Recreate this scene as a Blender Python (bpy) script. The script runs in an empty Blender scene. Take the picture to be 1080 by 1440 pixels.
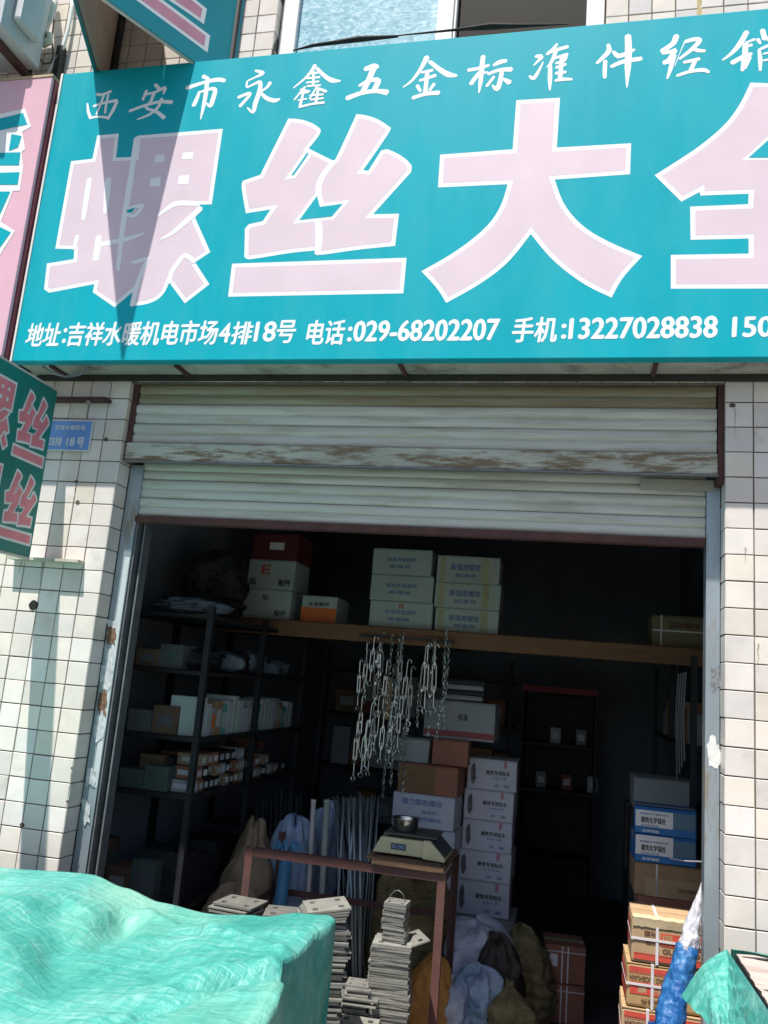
import bpy, bmesh, math, random
from mathutils import Vector, Matrix, noise
from mathutils.geometry import tessellate_polygon
R = math.radians
S = bpy.context.scene
COL = S.collection
rnd = random.Random(7)

# ------------------------------------------------------------------ camera, light, exposure
CAMP = Vector((2.0312, -3.295, 1.5532)); YAW, PIT, ROL, F = -.2333, .1979, .0841, 1172.6
fw = Vector((math.sin(YAW)*math.cos(PIT), math.cos(YAW)*math.cos(PIT), math.sin(PIT)))
r0 = Vector((math.cos(YAW), -math.sin(YAW), 0)); u0 = r0.cross(fw)
rt = math.cos(ROL)*r0 + math.sin(ROL)*u0
up = -math.sin(ROL)*r0 + math.cos(ROL)*u0
cd = bpy.data.cameras.new('camera'); cam = bpy.data.objects.new('camera', cd); COL.objects.link(cam)
cam.matrix_world = Matrix((( rt.x, up.x, -fw.x, CAMP.x), (rt.y, up.y, -fw.y, CAMP.y), (rt.z, up.z, -fw.z, CAMP.z), (0, 0, 0, 1)))
cd.sensor_width = 36; cd.sensor_fit = 'AUTO'; cd.lens = F/1440*36; cd.clip_start = .05; cd.clip_end = 800
S.camera = cam
SUN = Vector((.32, 1, -2.65)).normalized()          # the way the light travels
EL = math.asin(-SUN.z)
w = bpy.data.worlds.new('World'); S.world = w; w.use_nodes = True
nt = w.node_tree; bg = nt.nodes['Background']
sk = nt.nodes.new('ShaderNodeTexSky'); sk.sky_type = 'NISHITA'; sk.sun_disc = False
sk.sun_elevation = EL; sk.sun_rotation = math.atan2(-SUN.x, -SUN.y); sk.dust_density = 2.0; sk.altitude = 400
nt.links.new(sk.outputs[0], bg.inputs[0]); bg.inputs[1].default_value = .085
sl = bpy.data.lights.new('sun', 'SUN'); sl.energy = 5.0; sl.angle = R(.5); sl.color = (1, .965, .9)
so = bpy.data.objects.new('sun', sl); COL.objects.link(so); so.rotation_euler = SUN.to_track_quat('-Z', 'Y').to_euler()
so.location = (0, -4, 9)
S.view_settings.view_transform = 'Standard'; S.view_settings.look = 'None'
S.view_settings.exposure = .61; S.view_settings.gamma = 1; S.view_settings.use_curve_mapping = False
S.render.engine = 'CYCLES'; S.cycles.max_bounces = 8; S.cycles.diffuse_bounces = 5
S.cycles.use_denoising = True

def ray(px, py): return (px-540)/F*rt - (py-720)/F*up + fw
def at(px, py, Y=0.):                                # survey of the photograph: the point of the plane y = Y seen there
    d = ray(px, py); return CAMP + d*((Y-CAMP.y)/d.y)
def atx(px, py, X):
    d = ray(px, py); return CAMP + d*((X-CAMP.x)/d.x)

# ------------------------------------------------------------------ materials
def lin(c): return tuple(((v/255)/12.92 if v/255 <= .04045 else ((v/255+.055)/1.055)**2.4) for v in c)
MATS = {}
def M(name, col, rough=.6, var=.15, vs=8, bump=.15, bs=60, metal=0, spec=.5, col2=None, c2s=4, c2t=.6, c2w=.08,
      stretch=(1, 1, 1), rand=0, trans=0, coat=0, wave=0, bd=.004):
    """colour with broad noise variation, optional second colour in patches (rust, dirt), fine bump."""
    if name in MATS: return MATS[name]
    m = bpy.data.materials.new(name); m.use_nodes = True; n = m.node_tree.nodes; L = m.node_tree.links
    b = n['Principled BSDF']; b.inputs['Roughness'].default_value = rough; b.inputs['Metallic'].default_value = metal
    b.inputs['Specular IOR Level'].default_value = spec
    if coat: b.inputs['Coat Weight'].default_value = coat; b.inputs['Coat Roughness'].default_value = .15
    tc = n.new('ShaderNodeTexCoord'); mp = n.new('ShaderNodeMapping'); mp.inputs['Scale'].default_value = stretch
    L.new(tc.outputs['Object'], mp.inputs[0])
    oi = n.new('ShaderNodeObjectInfo'); ad = n.new('ShaderNodeVectorMath'); ad.operation = 'ADD'
    sc = n.new('ShaderNodeVectorMath'); sc.operation = 'SCALE'; sc.inputs['Scale'].default_value = 37.
    cb = n.new('ShaderNodeCombineXYZ'); L.new(oi.outputs['Random'], cb.inputs[0]); L.new(oi.outputs['Random'], cb.inputs[2])
    L.new(cb.outputs[0], sc.inputs[0]); L.new(mp.outputs[0], ad.inputs[0]); L.new(sc.outputs[0], ad.inputs[1])
    V = ad.outputs[0]
    def nz(scale, detail=5, r=.6):
        t = n.new('ShaderNodeTexNoise'); t.inputs['Scale'].default_value = scale; t.inputs['Detail'].default_value = detail
        t.inputs['Roughness'].default_value = r; L.new(V, t.inputs['Vector']); return t.outputs['Fac']
    def mixc(fac, a, c, mode='MIX'):
        x = n.new('ShaderNodeMix'); x.data_type = 'RGBA'; x.blend_type = mode
        if isinstance(fac, (int, float)): x.inputs[0].default_value = fac
        else: L.new(fac, x.inputs[0])
        for i, q in ((6, a), (7, c)):
            if isinstance(q, tuple): x.inputs[i].default_value = (*q, 1)
            else: L.new(q, x.inputs[i])
        return x.outputs[2]
    def ramp(v, lo, hi, a=0., c=1.):
        x = n.new('ShaderNodeMapRange'); x.inputs[1].default_value = lo; x.inputs[2].default_value = hi
        x.inputs[3].default_value = a; x.inputs[4].default_value = c; L.new(v, x.inputs[0]); return x.outputs[0]
    dark = tuple(v*(1-var) for v in col); lite = tuple(min(1, v*(1+var)) for v in col)
    c = mixc(ramp(nz(vs), .3, .7), dark, lite)
    if rand:
        hs = n.new('ShaderNodeHueSaturation'); L.new(c, hs.inputs['Color'])
        L.new(ramp(oi.outputs['Random'], 0, 1, 1-rand, 1+rand*.6), hs.inputs['Value'])
        fr = n.new('ShaderNodeMath'); fr.operation = 'MULTIPLY'; fr.inputs[1].default_value = 7.13; L.new(oi.outputs['Random'], fr.inputs[0])
        f2 = n.new('ShaderNodeMath'); f2.operation = 'FRACT'; L.new(fr.outputs[0], f2.inputs[0])
        hr = .013 if name == 'glazed tile' else .004
        L.new(ramp(f2.outputs[0], 0, 1, .5-hr, .5+hr), hs.inputs['Hue']); L.new(ramp(f2.outputs[0], 0, 1, 1-hr*28, 1+hr*24), hs.inputs['Saturation'])
        c = hs.outputs[0]
    if col2 is not None:
        f = ramp(nz(c2s, 9, .68), c2t-c2w, c2t+c2w); c = mixc(f, c, col2)
        L.new(ramp(f, 0, 1, rough, min(1, rough+.25)), b.inputs['Roughness'])
    L.new(c, b.inputs['Base Color'])
    if bump:
        bp = n.new('ShaderNodeBump'); bp.inputs['Strength'].default_value = bump; bp.inputs['Distance'].default_value = bd
        h = nz(bs, 6, .65)
        if wave:
            t = n.new('ShaderNodeTexNoise'); t.inputs['Scale'].default_value = wave; L.new(V, t.inputs['Vector'])
            a2 = n.new('ShaderNodeMath'); a2.operation = 'MULTIPLY_ADD'; a2.inputs[1].default_value = 6; L.new(t.outputs['Fac'], a2.inputs[0]); L.new(h, a2.inputs[2]); h = a2.outputs[0]
        L.new(h, bp.inputs['Height']); L.new(bp.outputs[0], b.inputs['Normal'])
    if trans:
        t = n.new('ShaderNodeBsdfTranslucent'); L.new(c, t.inputs['Color']); mx = n.new('ShaderNodeMixShader'); mx.inputs[0].default_value = trans
        L.new(b.outputs[0], mx.inputs[1]); L.new(t.outputs[0], mx.inputs[2]); L.new(mx.outputs[0], n['Material Output'].inputs[0])
    MATS[name] = m; return m

rack_early = M('blackened steel', (.03, .028, .026), .8, .3, 12, .2, 60)
tile_m = M('glazed tile', (.72, .655, .60), .26, .07, 9, .16, 18, rand=.12, spec=.4, col2=(.48, .43, .37), c2s=4, c2t=.66, c2w=.10)
grout_m = M('dark grout', (.15, .125, .11), .95, .3, 40, .5, 90)
teal_m = M('teal vinyl', (.002, .36, .445), .45, .07, 1.5, .10, 5, spec=.16, wave=1.6, stretch=(1.6, 1, .5), col2=(.018, .37, .44), c2s=3.5, c2t=.60, c2w=.14)
white_v = M('white vinyl', (.80, .82, .83), .38, .03, 5, .03, 12)
pink_v = M('pale pink vinyl', (.67, .545, .61), .42, .05, 4, .03, 12)
teal_d = M('teal vinyl deep', (.003, .21, .175), .42, .1, 3, .05, 10)
red_v = M('rose vinyl', (.80, .25, .29), .42, .12, 12, .05, 30)
pale_v = M('greyish white vinyl', (.76, .78, .78), .42, .08, 12, .05, 30)
pinkface = M('pink vinyl face', (.70, .42, .50), .4, .06, 3, .05, 9)
maroon = M('maroon sign side', (.22, .035, .05), .45, .2, 10, .1, 30)
blue_pl = M('blue enamel', (.15, .31, .68), .35, .08, 9, .05, 30)
galv = M('galvanised steel', (.36, .42, .46), .42, .14, 7, .12, 40, metal=.55, stretch=(1, 1, .25), col2=(.30, .275, .24), c2s=12, c2t=.60, c2w=.05)
galv_d = M('dull galvanised', (.20, .21, .22), .5, .2, 14, .1, 60, metal=.5)
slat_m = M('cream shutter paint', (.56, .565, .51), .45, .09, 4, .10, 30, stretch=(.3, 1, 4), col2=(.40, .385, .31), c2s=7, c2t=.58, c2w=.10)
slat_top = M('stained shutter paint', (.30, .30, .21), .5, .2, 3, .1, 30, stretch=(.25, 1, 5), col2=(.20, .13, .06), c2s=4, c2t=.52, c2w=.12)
slat_rust = M('flaking rusty paint', (.47, .48, .41), .65, .2, 9, 1., 90, stretch=(.32, 1, 1.8), col2=(.22, .165, .105), c2s=17, c2t=.505, c2w=.06)
rust_dark = M('dark rusty iron', (.085, .035, .032), .8, .3, 12, .35, 60)
redox = M('red oxide paint', (.115, .048, .04), .65, .2, 14, .25, 60, col2=(.09, .05, .04), c2s=11, c2t=.58)
soffit_m = M('grey soffit board', (.42, .42, .37), .7, .15, 4, .15, 30, col2=(.20, .19, .16), c2s=5, c2t=.58)
black_m = M('black rubber', (.018, .018, .02), .6, .3, 12, .2, 40)
white_pl = M('white plastic', (.74, .74, .72), .45, .06, 8, .05, 30)
ac_m = M('ac casing', (.52, .54, .56), .45, .08, 6, .05, 30, col2=(.3, .29, .28), c2s=6, c2t=.68)
conc = M('pavement concrete', (.16, .15, .14), .9, .2, 3, .4, 60, col2=(.15, .14, .13), c2s=2, c2t=.62)
floor_m = M('shop floor concrete', (.07, .07, .072), .8, .25, 3, .3, 60)
wall_in = M('grimy plaster', (.20, .225, .27), .9, .25, 2, .2, 30)
wood_m = M('raw board', (.21, .105, .05), .7, .25, 5, .25, 60, stretch=(.4, 3, 6), col2=(.12, .06, .03), c2s=5, c2t=.60)
wood_old = M('old table board', (.20, .115, .06), .75, .3, 6, .3, 60, stretch=(.4, 3, 6), col2=(.06, .045, .035), c2s=5, c2t=.55)
ply_m = M('weathered pinkish board', (.43, .35, .315), .85, .2, 5, .7, 30, stretch=(.35, 2.4, 1), col2=(.22, .15, .11), c2s=8, c2t=.60, c2w=.06)
card = M('brown cardboard', (.36, .22, .11), .8, .12, 6, .12, 60, rand=.12)
card_y = M('kraft carton', (.42, .275, .14), .75, .1, 6, .12, 60, rand=.06)
card_d = M('reddish cardboard', (.30, .12, .075), .8, .15, 6, .12, 60)
card_w = M('white carton', (.50, .51, .56), .7, .06, 5, .08, 60, rand=.05)
card_g = M('pale green grey carton', (.46, .53, .50), .7, .08, 5, .08, 60, rand=.08)
card_gr = M('grey carton', (.30, .31, .31), .75, .1, 5, .08, 60)
card_s = M('lavender white carton', (.56, .55, .60), .7, .05, 5, .08, 60, rand=.04)
card_b = M('blue carton', (.02, .15, .42), .6, .1, 6, .08, 60)
card_r = M('dark red carton', (.12, .018, .02), .65, .15, 6, .08, 60)
red_p = M('red print', (.55, .07, .045), .6, .12, 14, .05, 60)
ora_p = M('orange print', (.75, .17, .03), .6, .1, 10, .05, 60)
ink = M('black ink', (.03, .03, .035), .6, .1, 10, 0)
ink_b = M('blue ink', (.16, .22, .40), .6, .1, 10, 0)
ink_br = M('brown ink', (.12, .05, .03), .6, .1, 10, 0)
wht_p = M('white print', (.72, .72, .74), .6, .04, 10, 0)
strap_m = M('white strapping', (.78, .74, .76), .35, .05, 12, .05, 60, trans=.2)
tape_m = M('clear tape', (.45, .40, .30), .2, .08, 12, .05, 60)
plate_m = M('zinc plate', (.29, .285, .255), .5, .16, 20, .3, 90, metal=.4, rand=.35, col2=(.22, .20, .18), c2s=12, c2t=.63)
rod_m = M('threaded steel', (.30, .36, .38), .35, .2, 12, .3, 400, metal=.8, rand=.25)
rod_d = M('dark steel bar', (.07, .075, .08), .5, .2, 12, .3, 200, metal=.6, rand=.2)
zinc_b = M('bright zinc', (.62, .63, .60), .28, .15, 18, .1, 90, metal=.85, rand=.2)
bluepipe = M('blue pipe', (.05, .20, .36), .5, .15, 10, .1, 60)
creampipe = M('cream pipe', (.50, .45, .42), .5, .1, 10, .05, 60)
greenpipe = M('grey green pipe', (.30, .34, .29), .5, .1, 10, .05, 60)
scale_m = M('sage yellow enamel', (.47, .43, .27), .45, .12, 9, .1, 50, col2=(.20, .2, .11), c2s=7, c2t=.64)
scale_k = M('dark keypad', (.035, .05, .065), .5, .2, 12, .1, 60)
steel_b = M('stainless bowl', (.55, .57, .52), .22, .08, 8, .04, 40, metal=1)
sack_y = M('woven ochre sack', (.21, .165, .08), .75, .25, 9, .7, 22, stretch=(.5, .5, 3.5), col2=(.11, .10, .04), c2s=5, c2t=.55, bd=.02)
sack_t = M('tan sack', (.32, .23, .14), .8, .2, 7, .5, 120, bd=.02)
sack_w = M('white film bag', (.50, .52, .62), .45, .12, 8, .5, 20, bd=.02)
sack_b = M('bluish film bag', (.28, .36, .50), .4, .15, 8, .6, 20, col2=(.10, .20, .30), c2s=6, c2t=.6, bd=.02)
sack_o = M('orange sack', (.50, .22, .05), .7, .2, 8, .5, 90, bd=.02)
sack_k = M('black film bag', (.02, .022, .025), .3, .3, 9, .9, 30, bd=.02)
sack_c = M('crumpled clear film', (.20, .26, .30), .25, .3, 10, 1., 25, bd=.02)
twine_m = M('twine', (.30, .20, .12), .9, .2, 30, .2, 90)
glass_f = None
FIB = None

def tarp_mat(name, base, lite, dark):
    m = bpy.data.materials.new(name); m.use_nodes = True; n = m.node_tree.nodes; L = m.node_tree.links; b = n['Principled BSDF']
    tc = n.new('ShaderNodeTexCoord')
    def st(rot, scl, s, d=6):
        mp = n.new('ShaderNodeMapping'); mp.inputs['Rotation'].default_value = rot; mp.inputs['Scale'].default_value = scl
        L.new(tc.outputs['Object'], mp.inputs[0]); t = n.new('ShaderNodeTexNoise'); t.inputs['Scale'].default_value = s; t.inputs['Detail'].default_value = d
        t.inputs['Roughness'].default_value = .62; t.inputs['Distortion'].default_value = .6
        L.new(mp.outputs[0], t.inputs['Vector']); return t.outputs['Fac']
    a = st((0, 0, R(38)), (.35, 4.5, 1), 16); c = st((0, 0, R(-24)), (5, .4, 1), 13); d = st((0, 0, 0), (1, 1, 1), 2.2)
    def vor(sc, st_, rot):
        nn = n.new('ShaderNodeTexNoise'); nn.inputs['Scale'].default_value = 5.; nn.inputs['Detail'].default_value = 3; L.new(tc.outputs['Object'], nn.inputs['Vector'])
        mm = n.new('ShaderNodeVectorMath'); mm.operation = 'MULTIPLY_ADD'; mm.inputs[1].default_value = (.12, .12, .12); L.new(nn.outputs['Color'], mm.inputs[0]); L.new(tc.outputs['Object'], mm.inputs[2])
        mp = n.new('ShaderNodeMapping'); mp.inputs['Rotation'].default_value = (0, 0, rot); mp.inputs['Scale'].default_value = st_; L.new(mm.outputs[0], mp.inputs[0])
        v = n.new('ShaderNodeTexVoronoi'); v.feature = 'DISTANCE_TO_EDGE'; v.inputs['Scale'].default_value = sc; L.new(mp.outputs[0], v.inputs['Vector'])
        r_ = n.new('ShaderNodeMapRange'); r_.interpolation_type = 'SMOOTHSTEP'; r_.inputs[1].default_value = 0; r_.inputs[2].default_value = .16; r_.inputs[3].default_value = 1; r_.inputs[4].default_value = 0; L.new(v.outputs[0], r_.inputs[0]); return r_.outputs[0]
    def mth(op, p, q_, k=None):
        x = n.new('ShaderNodeMath'); x.operation = op
        for i_, z_ in enumerate((p, q_) if k is None else (p, q_, k)):
            if isinstance(z_, (int, float)): x.inputs[i_].default_value = z_
            else: L.new(z_, x.inputs[i_])
        return x.outputs[0]
    v1 = vor(5.5, (1, 2.2, 1), R(30)); v2 = vor(13, (2.0, 1, 1), R(-15)); v3 = vor(30, (1, 2.4, 1), R(50)); fine = st((0, 0, 0), (1, 1, 1), 150, 3)
    cr = n.new('ShaderNodeValToRGB'); e = cr.color_ramp.elements
    e[0].position = .30; e[0].color = (*dark, 1); e[1].position = .72; e[1].color = (*lite, 1); k = e.new(.5); k.color = (*base, 1)
    sm = mth('ADD', mth('ADD', mth('MULTIPLY', a, .30), mth('MULTIPLY', c, .24)), mth('MULTIPLY', d, .46))
    wear = mth('MULTIPLY', mth('ADD', v2, v3), mth('MULTIPLY', a, .045))
    L.new(mth('ADD', sm, wear), cr.inputs[0])
    fd = n.new('ShaderNodeMix'); fd.data_type = 'RGBA'; lo = st((0, 0, R(20)), (1, .6, 1), 1.5, 3); fm = n.new('ShaderNodeMapRange'); fm.inputs[1].default_value = .48; fm.inputs[2].default_value = .72; fm.inputs[4].default_value = .5
    L.new(lo, fm.inputs[0]); L.new(fm.outputs[0], fd.inputs[0]); L.new(cr.outputs[0], fd.inputs[6]); fd.inputs[7].default_value = (min(1, lite[0]*1.05), lite[1]*.98, lite[2]*.80, 1)
    class _o: outputs = [fd.outputs[2]]
    cr = _o; L.new(cr.outputs[0], b.inputs['Base Color'])
    b.inputs['Roughness'].default_value = .38; b.inputs['Specular IOR Level'].default_value = .5
    hgt = mth('ADD', mth('MULTIPLY', v1, .35), mth('ADD', mth('MULTIPLY', v2, -.16), mth('ADD', mth('MULTIPLY', v3, .06), mth('ADD', mth('MULTIPLY', fine, .12), mth('MULTIPLY', mth('ADD', a, c), .8)))))
    bp = n.new('ShaderNodeBump'); bp.inputs['Strength'].default_value = .55; bp.inputs['Distance'].default_value = .010
    L.new(hgt, bp.inputs['Height']); L.new(bp.outputs[0], b.inputs['Normal'])
    t = n.new('ShaderNodeBsdfTranslucent'); L.new(cr.outputs[0], t.inputs['Color']); mx = n.new('ShaderNodeMixShader'); mx.inputs[0].default_value = .14
    L.new(b.outputs[0], mx.inputs[1]); L.new(t.outputs[0], mx.inputs[2]); L.new(mx.outputs[0], n['Material Output'].inputs[0])
    return m
tarp_m = tarp_mat('green woven tarpaulin', (.075, .385, .33), (.32, .59, .54), (.022, .25, .21))
tarp_b = tarp_mat('blue film', (.01, .10, .33), (.12, .38, .66), (.004, .04, .16))
tarp_w = tarp_mat('silver white film', (.55, .54, .60), (.74, .74, .78), (.26, .26, .32))

# ------------------------------------------------------------------ builders
class MB:
    def __init__(s): s.v = []; s.f = []
    def box(s, x0, x1, y0, y1, z0, z1):
        k = len(s.v)
        s.v += [(x, y, z) for z in (z0, z1) for y in (y0, y1) for x in (x0, x1)]
        s.f += [tuple(k+i for i in q) for q in ((0, 2, 3, 1), (4, 5, 7, 6), (0, 1, 5, 4), (2, 6, 7, 3), (0, 4, 6, 2), (1, 3, 7, 5))]
        return s
    def tube(s, pts, r, n=8, cap=True):
        k0 = len(s.v); pts = [Vector(p) for p in pts]; N = len(pts)
        rr = r if isinstance(r, (list, tuple)) else [r]*N
        t0 = (pts[1]-pts[0]).normalized(); a = t0.orthogonal().normalized()
        for i, p in enumerate(pts):
            t = (pts[min(i+1, N-1)]-pts[max(i-1, 0)]).normalized()
            a = (a - t*a.dot(t)); a = a.normalized() if a.length > 1e-6 else t.orthogonal().normalized(); b = t.cross(a)
            s.v += [tuple(p+(a*math.cos(2*math.pi*j/n)+b*math.sin(2*math.pi*j/n))*rr[i]) for j in range(n)]
        for i in range(N-1):
            for j in range(n):
                q = k0+i*n; s.f.append((q+j, q+(j+1) % n, q+n+(j+1) % n, q+n+j))
        if cap: s.f.append(tuple(k0+j for j in reversed(range(n)))); s.f.append(tuple(k0+(N-1)*n+j for j in range(n)))
        return s
    def lathe(s, prof, n=24, c=(0, 0, 0)):
        k0 = len(s.v)
        for r, z in prof: s.v += [(c[0]+r*math.cos(2*math.pi*j/n), c[1]+r*math.sin(2*math.pi*j/n), c[2]+z) for j in range(n)]
        for i in range(len(prof)-1):
            for j in range(n): q = k0+i*n; s.f.append((q+j, q+(j+1) % n, q+n+(j+1) % n, q+n+j))
        return s
    def poly(s, pts):                                 # one flat, possibly concave, outline
        k = len(s.v); s.v += [tuple(p) for p in pts]
        for t in tessellate_polygon([[Vector(p) for p in pts]]):
            a, b, c = t; s.f.append((k+a, k+b, k+c))
        return s
    def prism(s, pts, y0, y1):                         # outline in (x, z), extruded along y
        n = len(pts); k = len(s.v)
        s.v += [(x, y0, z) for x, z in pts]+[(x, y1, z) for x, z in pts]
        s.f.append(tuple(k+i for i in range(n))); s.f.append(tuple(k+n+i for i in reversed(range(n))))
        for i in range(n): j = (i+1) % n; s.f.append((k+j, k+i, k+n+i, k+n+j))
        return s
    def mesh(s, name, mat, L=(0, 0, 0), smooth=False, bevel=0, fix=True):
        me = bpy.data.meshes.new(name); me.from_pydata([(x-L[0], y-L[1], z-L[2]) for x, y, z in s.v], [], s.f)
        bm = bmesh.new(); bm.from_mesh(me)
        if fix: bmesh.ops.recalc_face_normals(bm, faces=bm.faces)
        if bevel: bmesh.ops.bevel(bm, geom=[e for e in bm.edges if len(e.link_faces) == 2 and e.calc_face_angle(0) > .6], offset=bevel, segments=2 if bevel > .004 else 1, affect='EDGES', profile=.6)
        if smooth:
            for f in bm.faces: f.smooth = True
        bm.to_mesh(me); bm.free(); me.materials.append(mat); me.update(); return me

def tag(o, label=None, cat=None, group=None, kind=None):
    for k, v in (('label', label), ('category', cat), ('group', group), ('kind', kind)):
        if v: o[k] = v
    return o
def link(name, me, parent=None, loc=(0, 0, 0)):
    o = bpy.data.objects.new(name, me); COL.objects.link(o); o.location = loc
    if parent is not None: o.parent = parent
    return o
def thing(name, label, cat, loc=(0, 0, 0), rz=0, group=None):
    o = bpy.data.objects.new(name, None); o.empty_display_size = .05; COL.objects.link(o)
    o.location = loc; o.rotation_euler = (0, 0, rz); return tag(o, label, cat, group)
def part(name, mb, mat, parent=None, L=None, **k):
    L = L if L is not None else (tuple(parent.location) if parent is not None and parent.parent is None else (0, 0, 0))
    if parent is not None and parent.parent is not None:
        q = parent
        while q.parent is not None: q = q.parent
        L = tuple(q.location)
    return link(name, mb.mesh(name, mat, L, **k), parent)
def solo(name, mb, mat, label, cat, loc, group=None, **k):  # a thing that is one mesh, world coordinates in
    return tag(link(name, mb.mesh(name, mat, loc, **k), None, loc), label, cat, group)
def copy_tree(o, parent=None):
    c = o.copy(); COL.objects.link(c); c.parent = parent
    for ch in list(o.children): copy_tree(ch, c)
    return c
def struct(name, mb, mat, **k): return tag(link(name, mb.mesh(name, mat, **k)), kind='structure')

ORD = ['topmost', 'second', 'third', 'fourth', 'fifth', 'sixth', 'seventh', 'eighth', 'ninth', 'tenth', 'eleventh', 'twelfth', 'thirteenth', 'fourteenth', 'fifteenth', 'sixteenth', 'seventeenth', 'eighteenth', 'nineteenth', 'twentieth']
ORD += ['twenty-'+o for o in ('first', 'second', 'third', 'fourth', 'fifth', 'sixth', 'seventh', 'eighth', 'ninth')]+['thirtieth']+['thirty-'+o for o in ('first', 'second', 'third', 'fourth', 'fifth', 'sixth', 'seventh', 'eighth', 'ninth')]+['fortieth']
ORD += ['forty-'+o for o in ('first', 'second', 'third', 'fourth', 'fifth', 'sixth', 'seventh', 'eighth', 'ninth')]+['fiftieth']+['fifty-'+o for o in ('first', 'second', 'third', 'fourth', 'fifth', 'sixth', 'seventh', 'eighth', 'ninth')]+['sixtieth']*60
NTH = lambda i: 'first' if i == 0 else ORD[i]
CN = {}
def cname(m): return CN.get(m.name, 'brown')
_tc = {}
def text_polys(body, bold=.0, shear=0.):
    """flat triangles of a line of writing, in a box of its own size"""
    key = (body, bold, shear)
    if key in _tc: return _tc[key]
    cu = bpy.data.curves.new('writing', 'FONT'); cu.body = body; cu.resolution_u = 3; cu.offset = bold; cu.shear = shear
    o = bpy.data.objects.new('writing', cu); COL.objects.link(o); bpy.context.view_layer.update()
    me = bpy.data.meshes.new_from_object(o); bpy.data.objects.remove(o); bpy.data.curves.remove(cu)
    vs = [(v.co.x, v.co.y) for v in me.vertices]; fs = [tuple(p.vertices) for p in me.polygons]; bpy.data.meshes.remove(me)
    x0 = min(v[0] for v in vs); x1 = max(v[0] for v in vs); z0 = min(v[1] for v in vs); z1 = max(v[1] for v in vs)
    _tc[key] = ([((a-x0)/(x1-x0), (b-z0)/(z1-z0)) for a, b in vs], fs); return _tc[key]
def text_on(mb, body, fn, bold=.02, shear=0.):         # fn maps (0..1, 0..1) into space; bold = printed again, shifted
    vs, fs = text_polys(body, 0., shear); n = 0
    bx = bold*1.3/max(1., sum(1. if ord(c) > 255 else .6 for c in body)); bz = bold
    for dx, dz in ((0, 0), (bx, 0), (-bx, 0), (bx*.5, bz), (-bx*.5, -bz)) if bold else ((0, 0),):
        k = len(mb.v); n += 1
        for a, b in vs: p = fn(a+dx, b+dz); mb.v.append((p[0], p[1]-n*.00007, p[2]))
        mb.f += [tuple(k+i for i in f) for f in fs]
    return mb
def fl(x0, x1, z0, z1, y): return lambda a, b: (x0+(x1-x0)*a, y, z0+(z1-z0)*b)
def fl180(x0, x1, z0, z1, y): return lambda a, b: (x1-(x1-x0)*a, y, z1-(z1-z0)*b)

def area(p): return .5*sum(p[i][0]*p[(i+1) % len(p)][1]-p[(i+1) % len(p)][0]*p[i][1] for i in range(len(p)))
def inset(p, d):                                       # d > 0 shrinks
    if area(p) < 0: p = p[::-1]
    out = []; n = len(p)
    for i in range(n):
        a, b, c = Vector(p[i-1]), Vector(p[i]), Vector(p[(i+1) % n])
        e1 = (b-a).normalized(); e2 = (c-b).normalized(); n1 = Vector((-e1.y, e1.x)); n2 = Vector((-e2.y, e2.x))
        m = n1+n2
        m = m.normalized() if m.length > 1e-5 else n1
        k = min(1/max(m.dot(n1), .2), 2.2); out.append(tuple(b+m*d*k))
    return out
def smooth_outline(p, it=2):                           # rounds shallow bends, keeps real corners
    for _ in range(it):
        out = []; n = len(p)
        for i in range(n):
            a, b, c = Vector(p[i-1]), Vector(p[i]), Vector(p[(i+1) % n]); u = b-a; v = c-b
            if u.length > 0 and v.length > 0 and u.angle(v) < R(33): out += [tuple(b-u*.25), tuple(b+v*.25)]
            else: out.append(tuple(b))
        p = out
    return p
def ribbon(mb, st, fn, off, sc=1.):                    # brush stroke of changing width, rounded ends
    P = [Vector((a, b)) for a, b, c in st]; W = [c*sc for a, b, c in st]
    Q = []; WW = []
    for i in range(len(P)-1):                          # Catmull-Rom
        p0 = P[max(i-1, 0)]; p1 = P[i]; p2 = P[i+1]; p3 = P[min(i+2, len(P)-1)]
        for t in (0, .25, .5, .75):
            Q.append(.5*((2*p1)+(p2-p0)*t+(2*p0-5*p1+4*p2-p3)*t*t+(3*p1-p0-3*p2+p3)*t**3)); WW.append(W[i]+(W[i+1]-W[i])*t)
    Q.append(P[-1]); WW.append(W[-1])
    n = len(Q); l = []; r = []
    for i, q in enumerate(Q):
        t = (Q[min(i+1, n-1)]-Q[max(i-1, 0)]).normalized(); nn = Vector((-t.y, t.x)); h = WW[i]/2
        if i == 0: l.append(q-t*h*.7); r.append(q-t*h*.7)
        l.append(q+nn*h); r.append(q-nn*h)
        if i == n-1: l.append(q+t*h*.6); r.append(q+t*h*.6)
    k = len(mb.v)
    for i, (a, b) in enumerate(zip(l, r)): e_ = off+.00004*i/len(l); mb.v += [tuple(fn(a.x, a.y, e_)), tuple(fn(b.x, b.y, e_))]
    for i in range(len(l)-1):
        q = k+2*i; mb.f.append((q, q+1, q+3, q+2) if 0 < i < len(l)-2 else ((q, q+3, q+2) if i == 0 else (q, q+1, q+2)))

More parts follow.
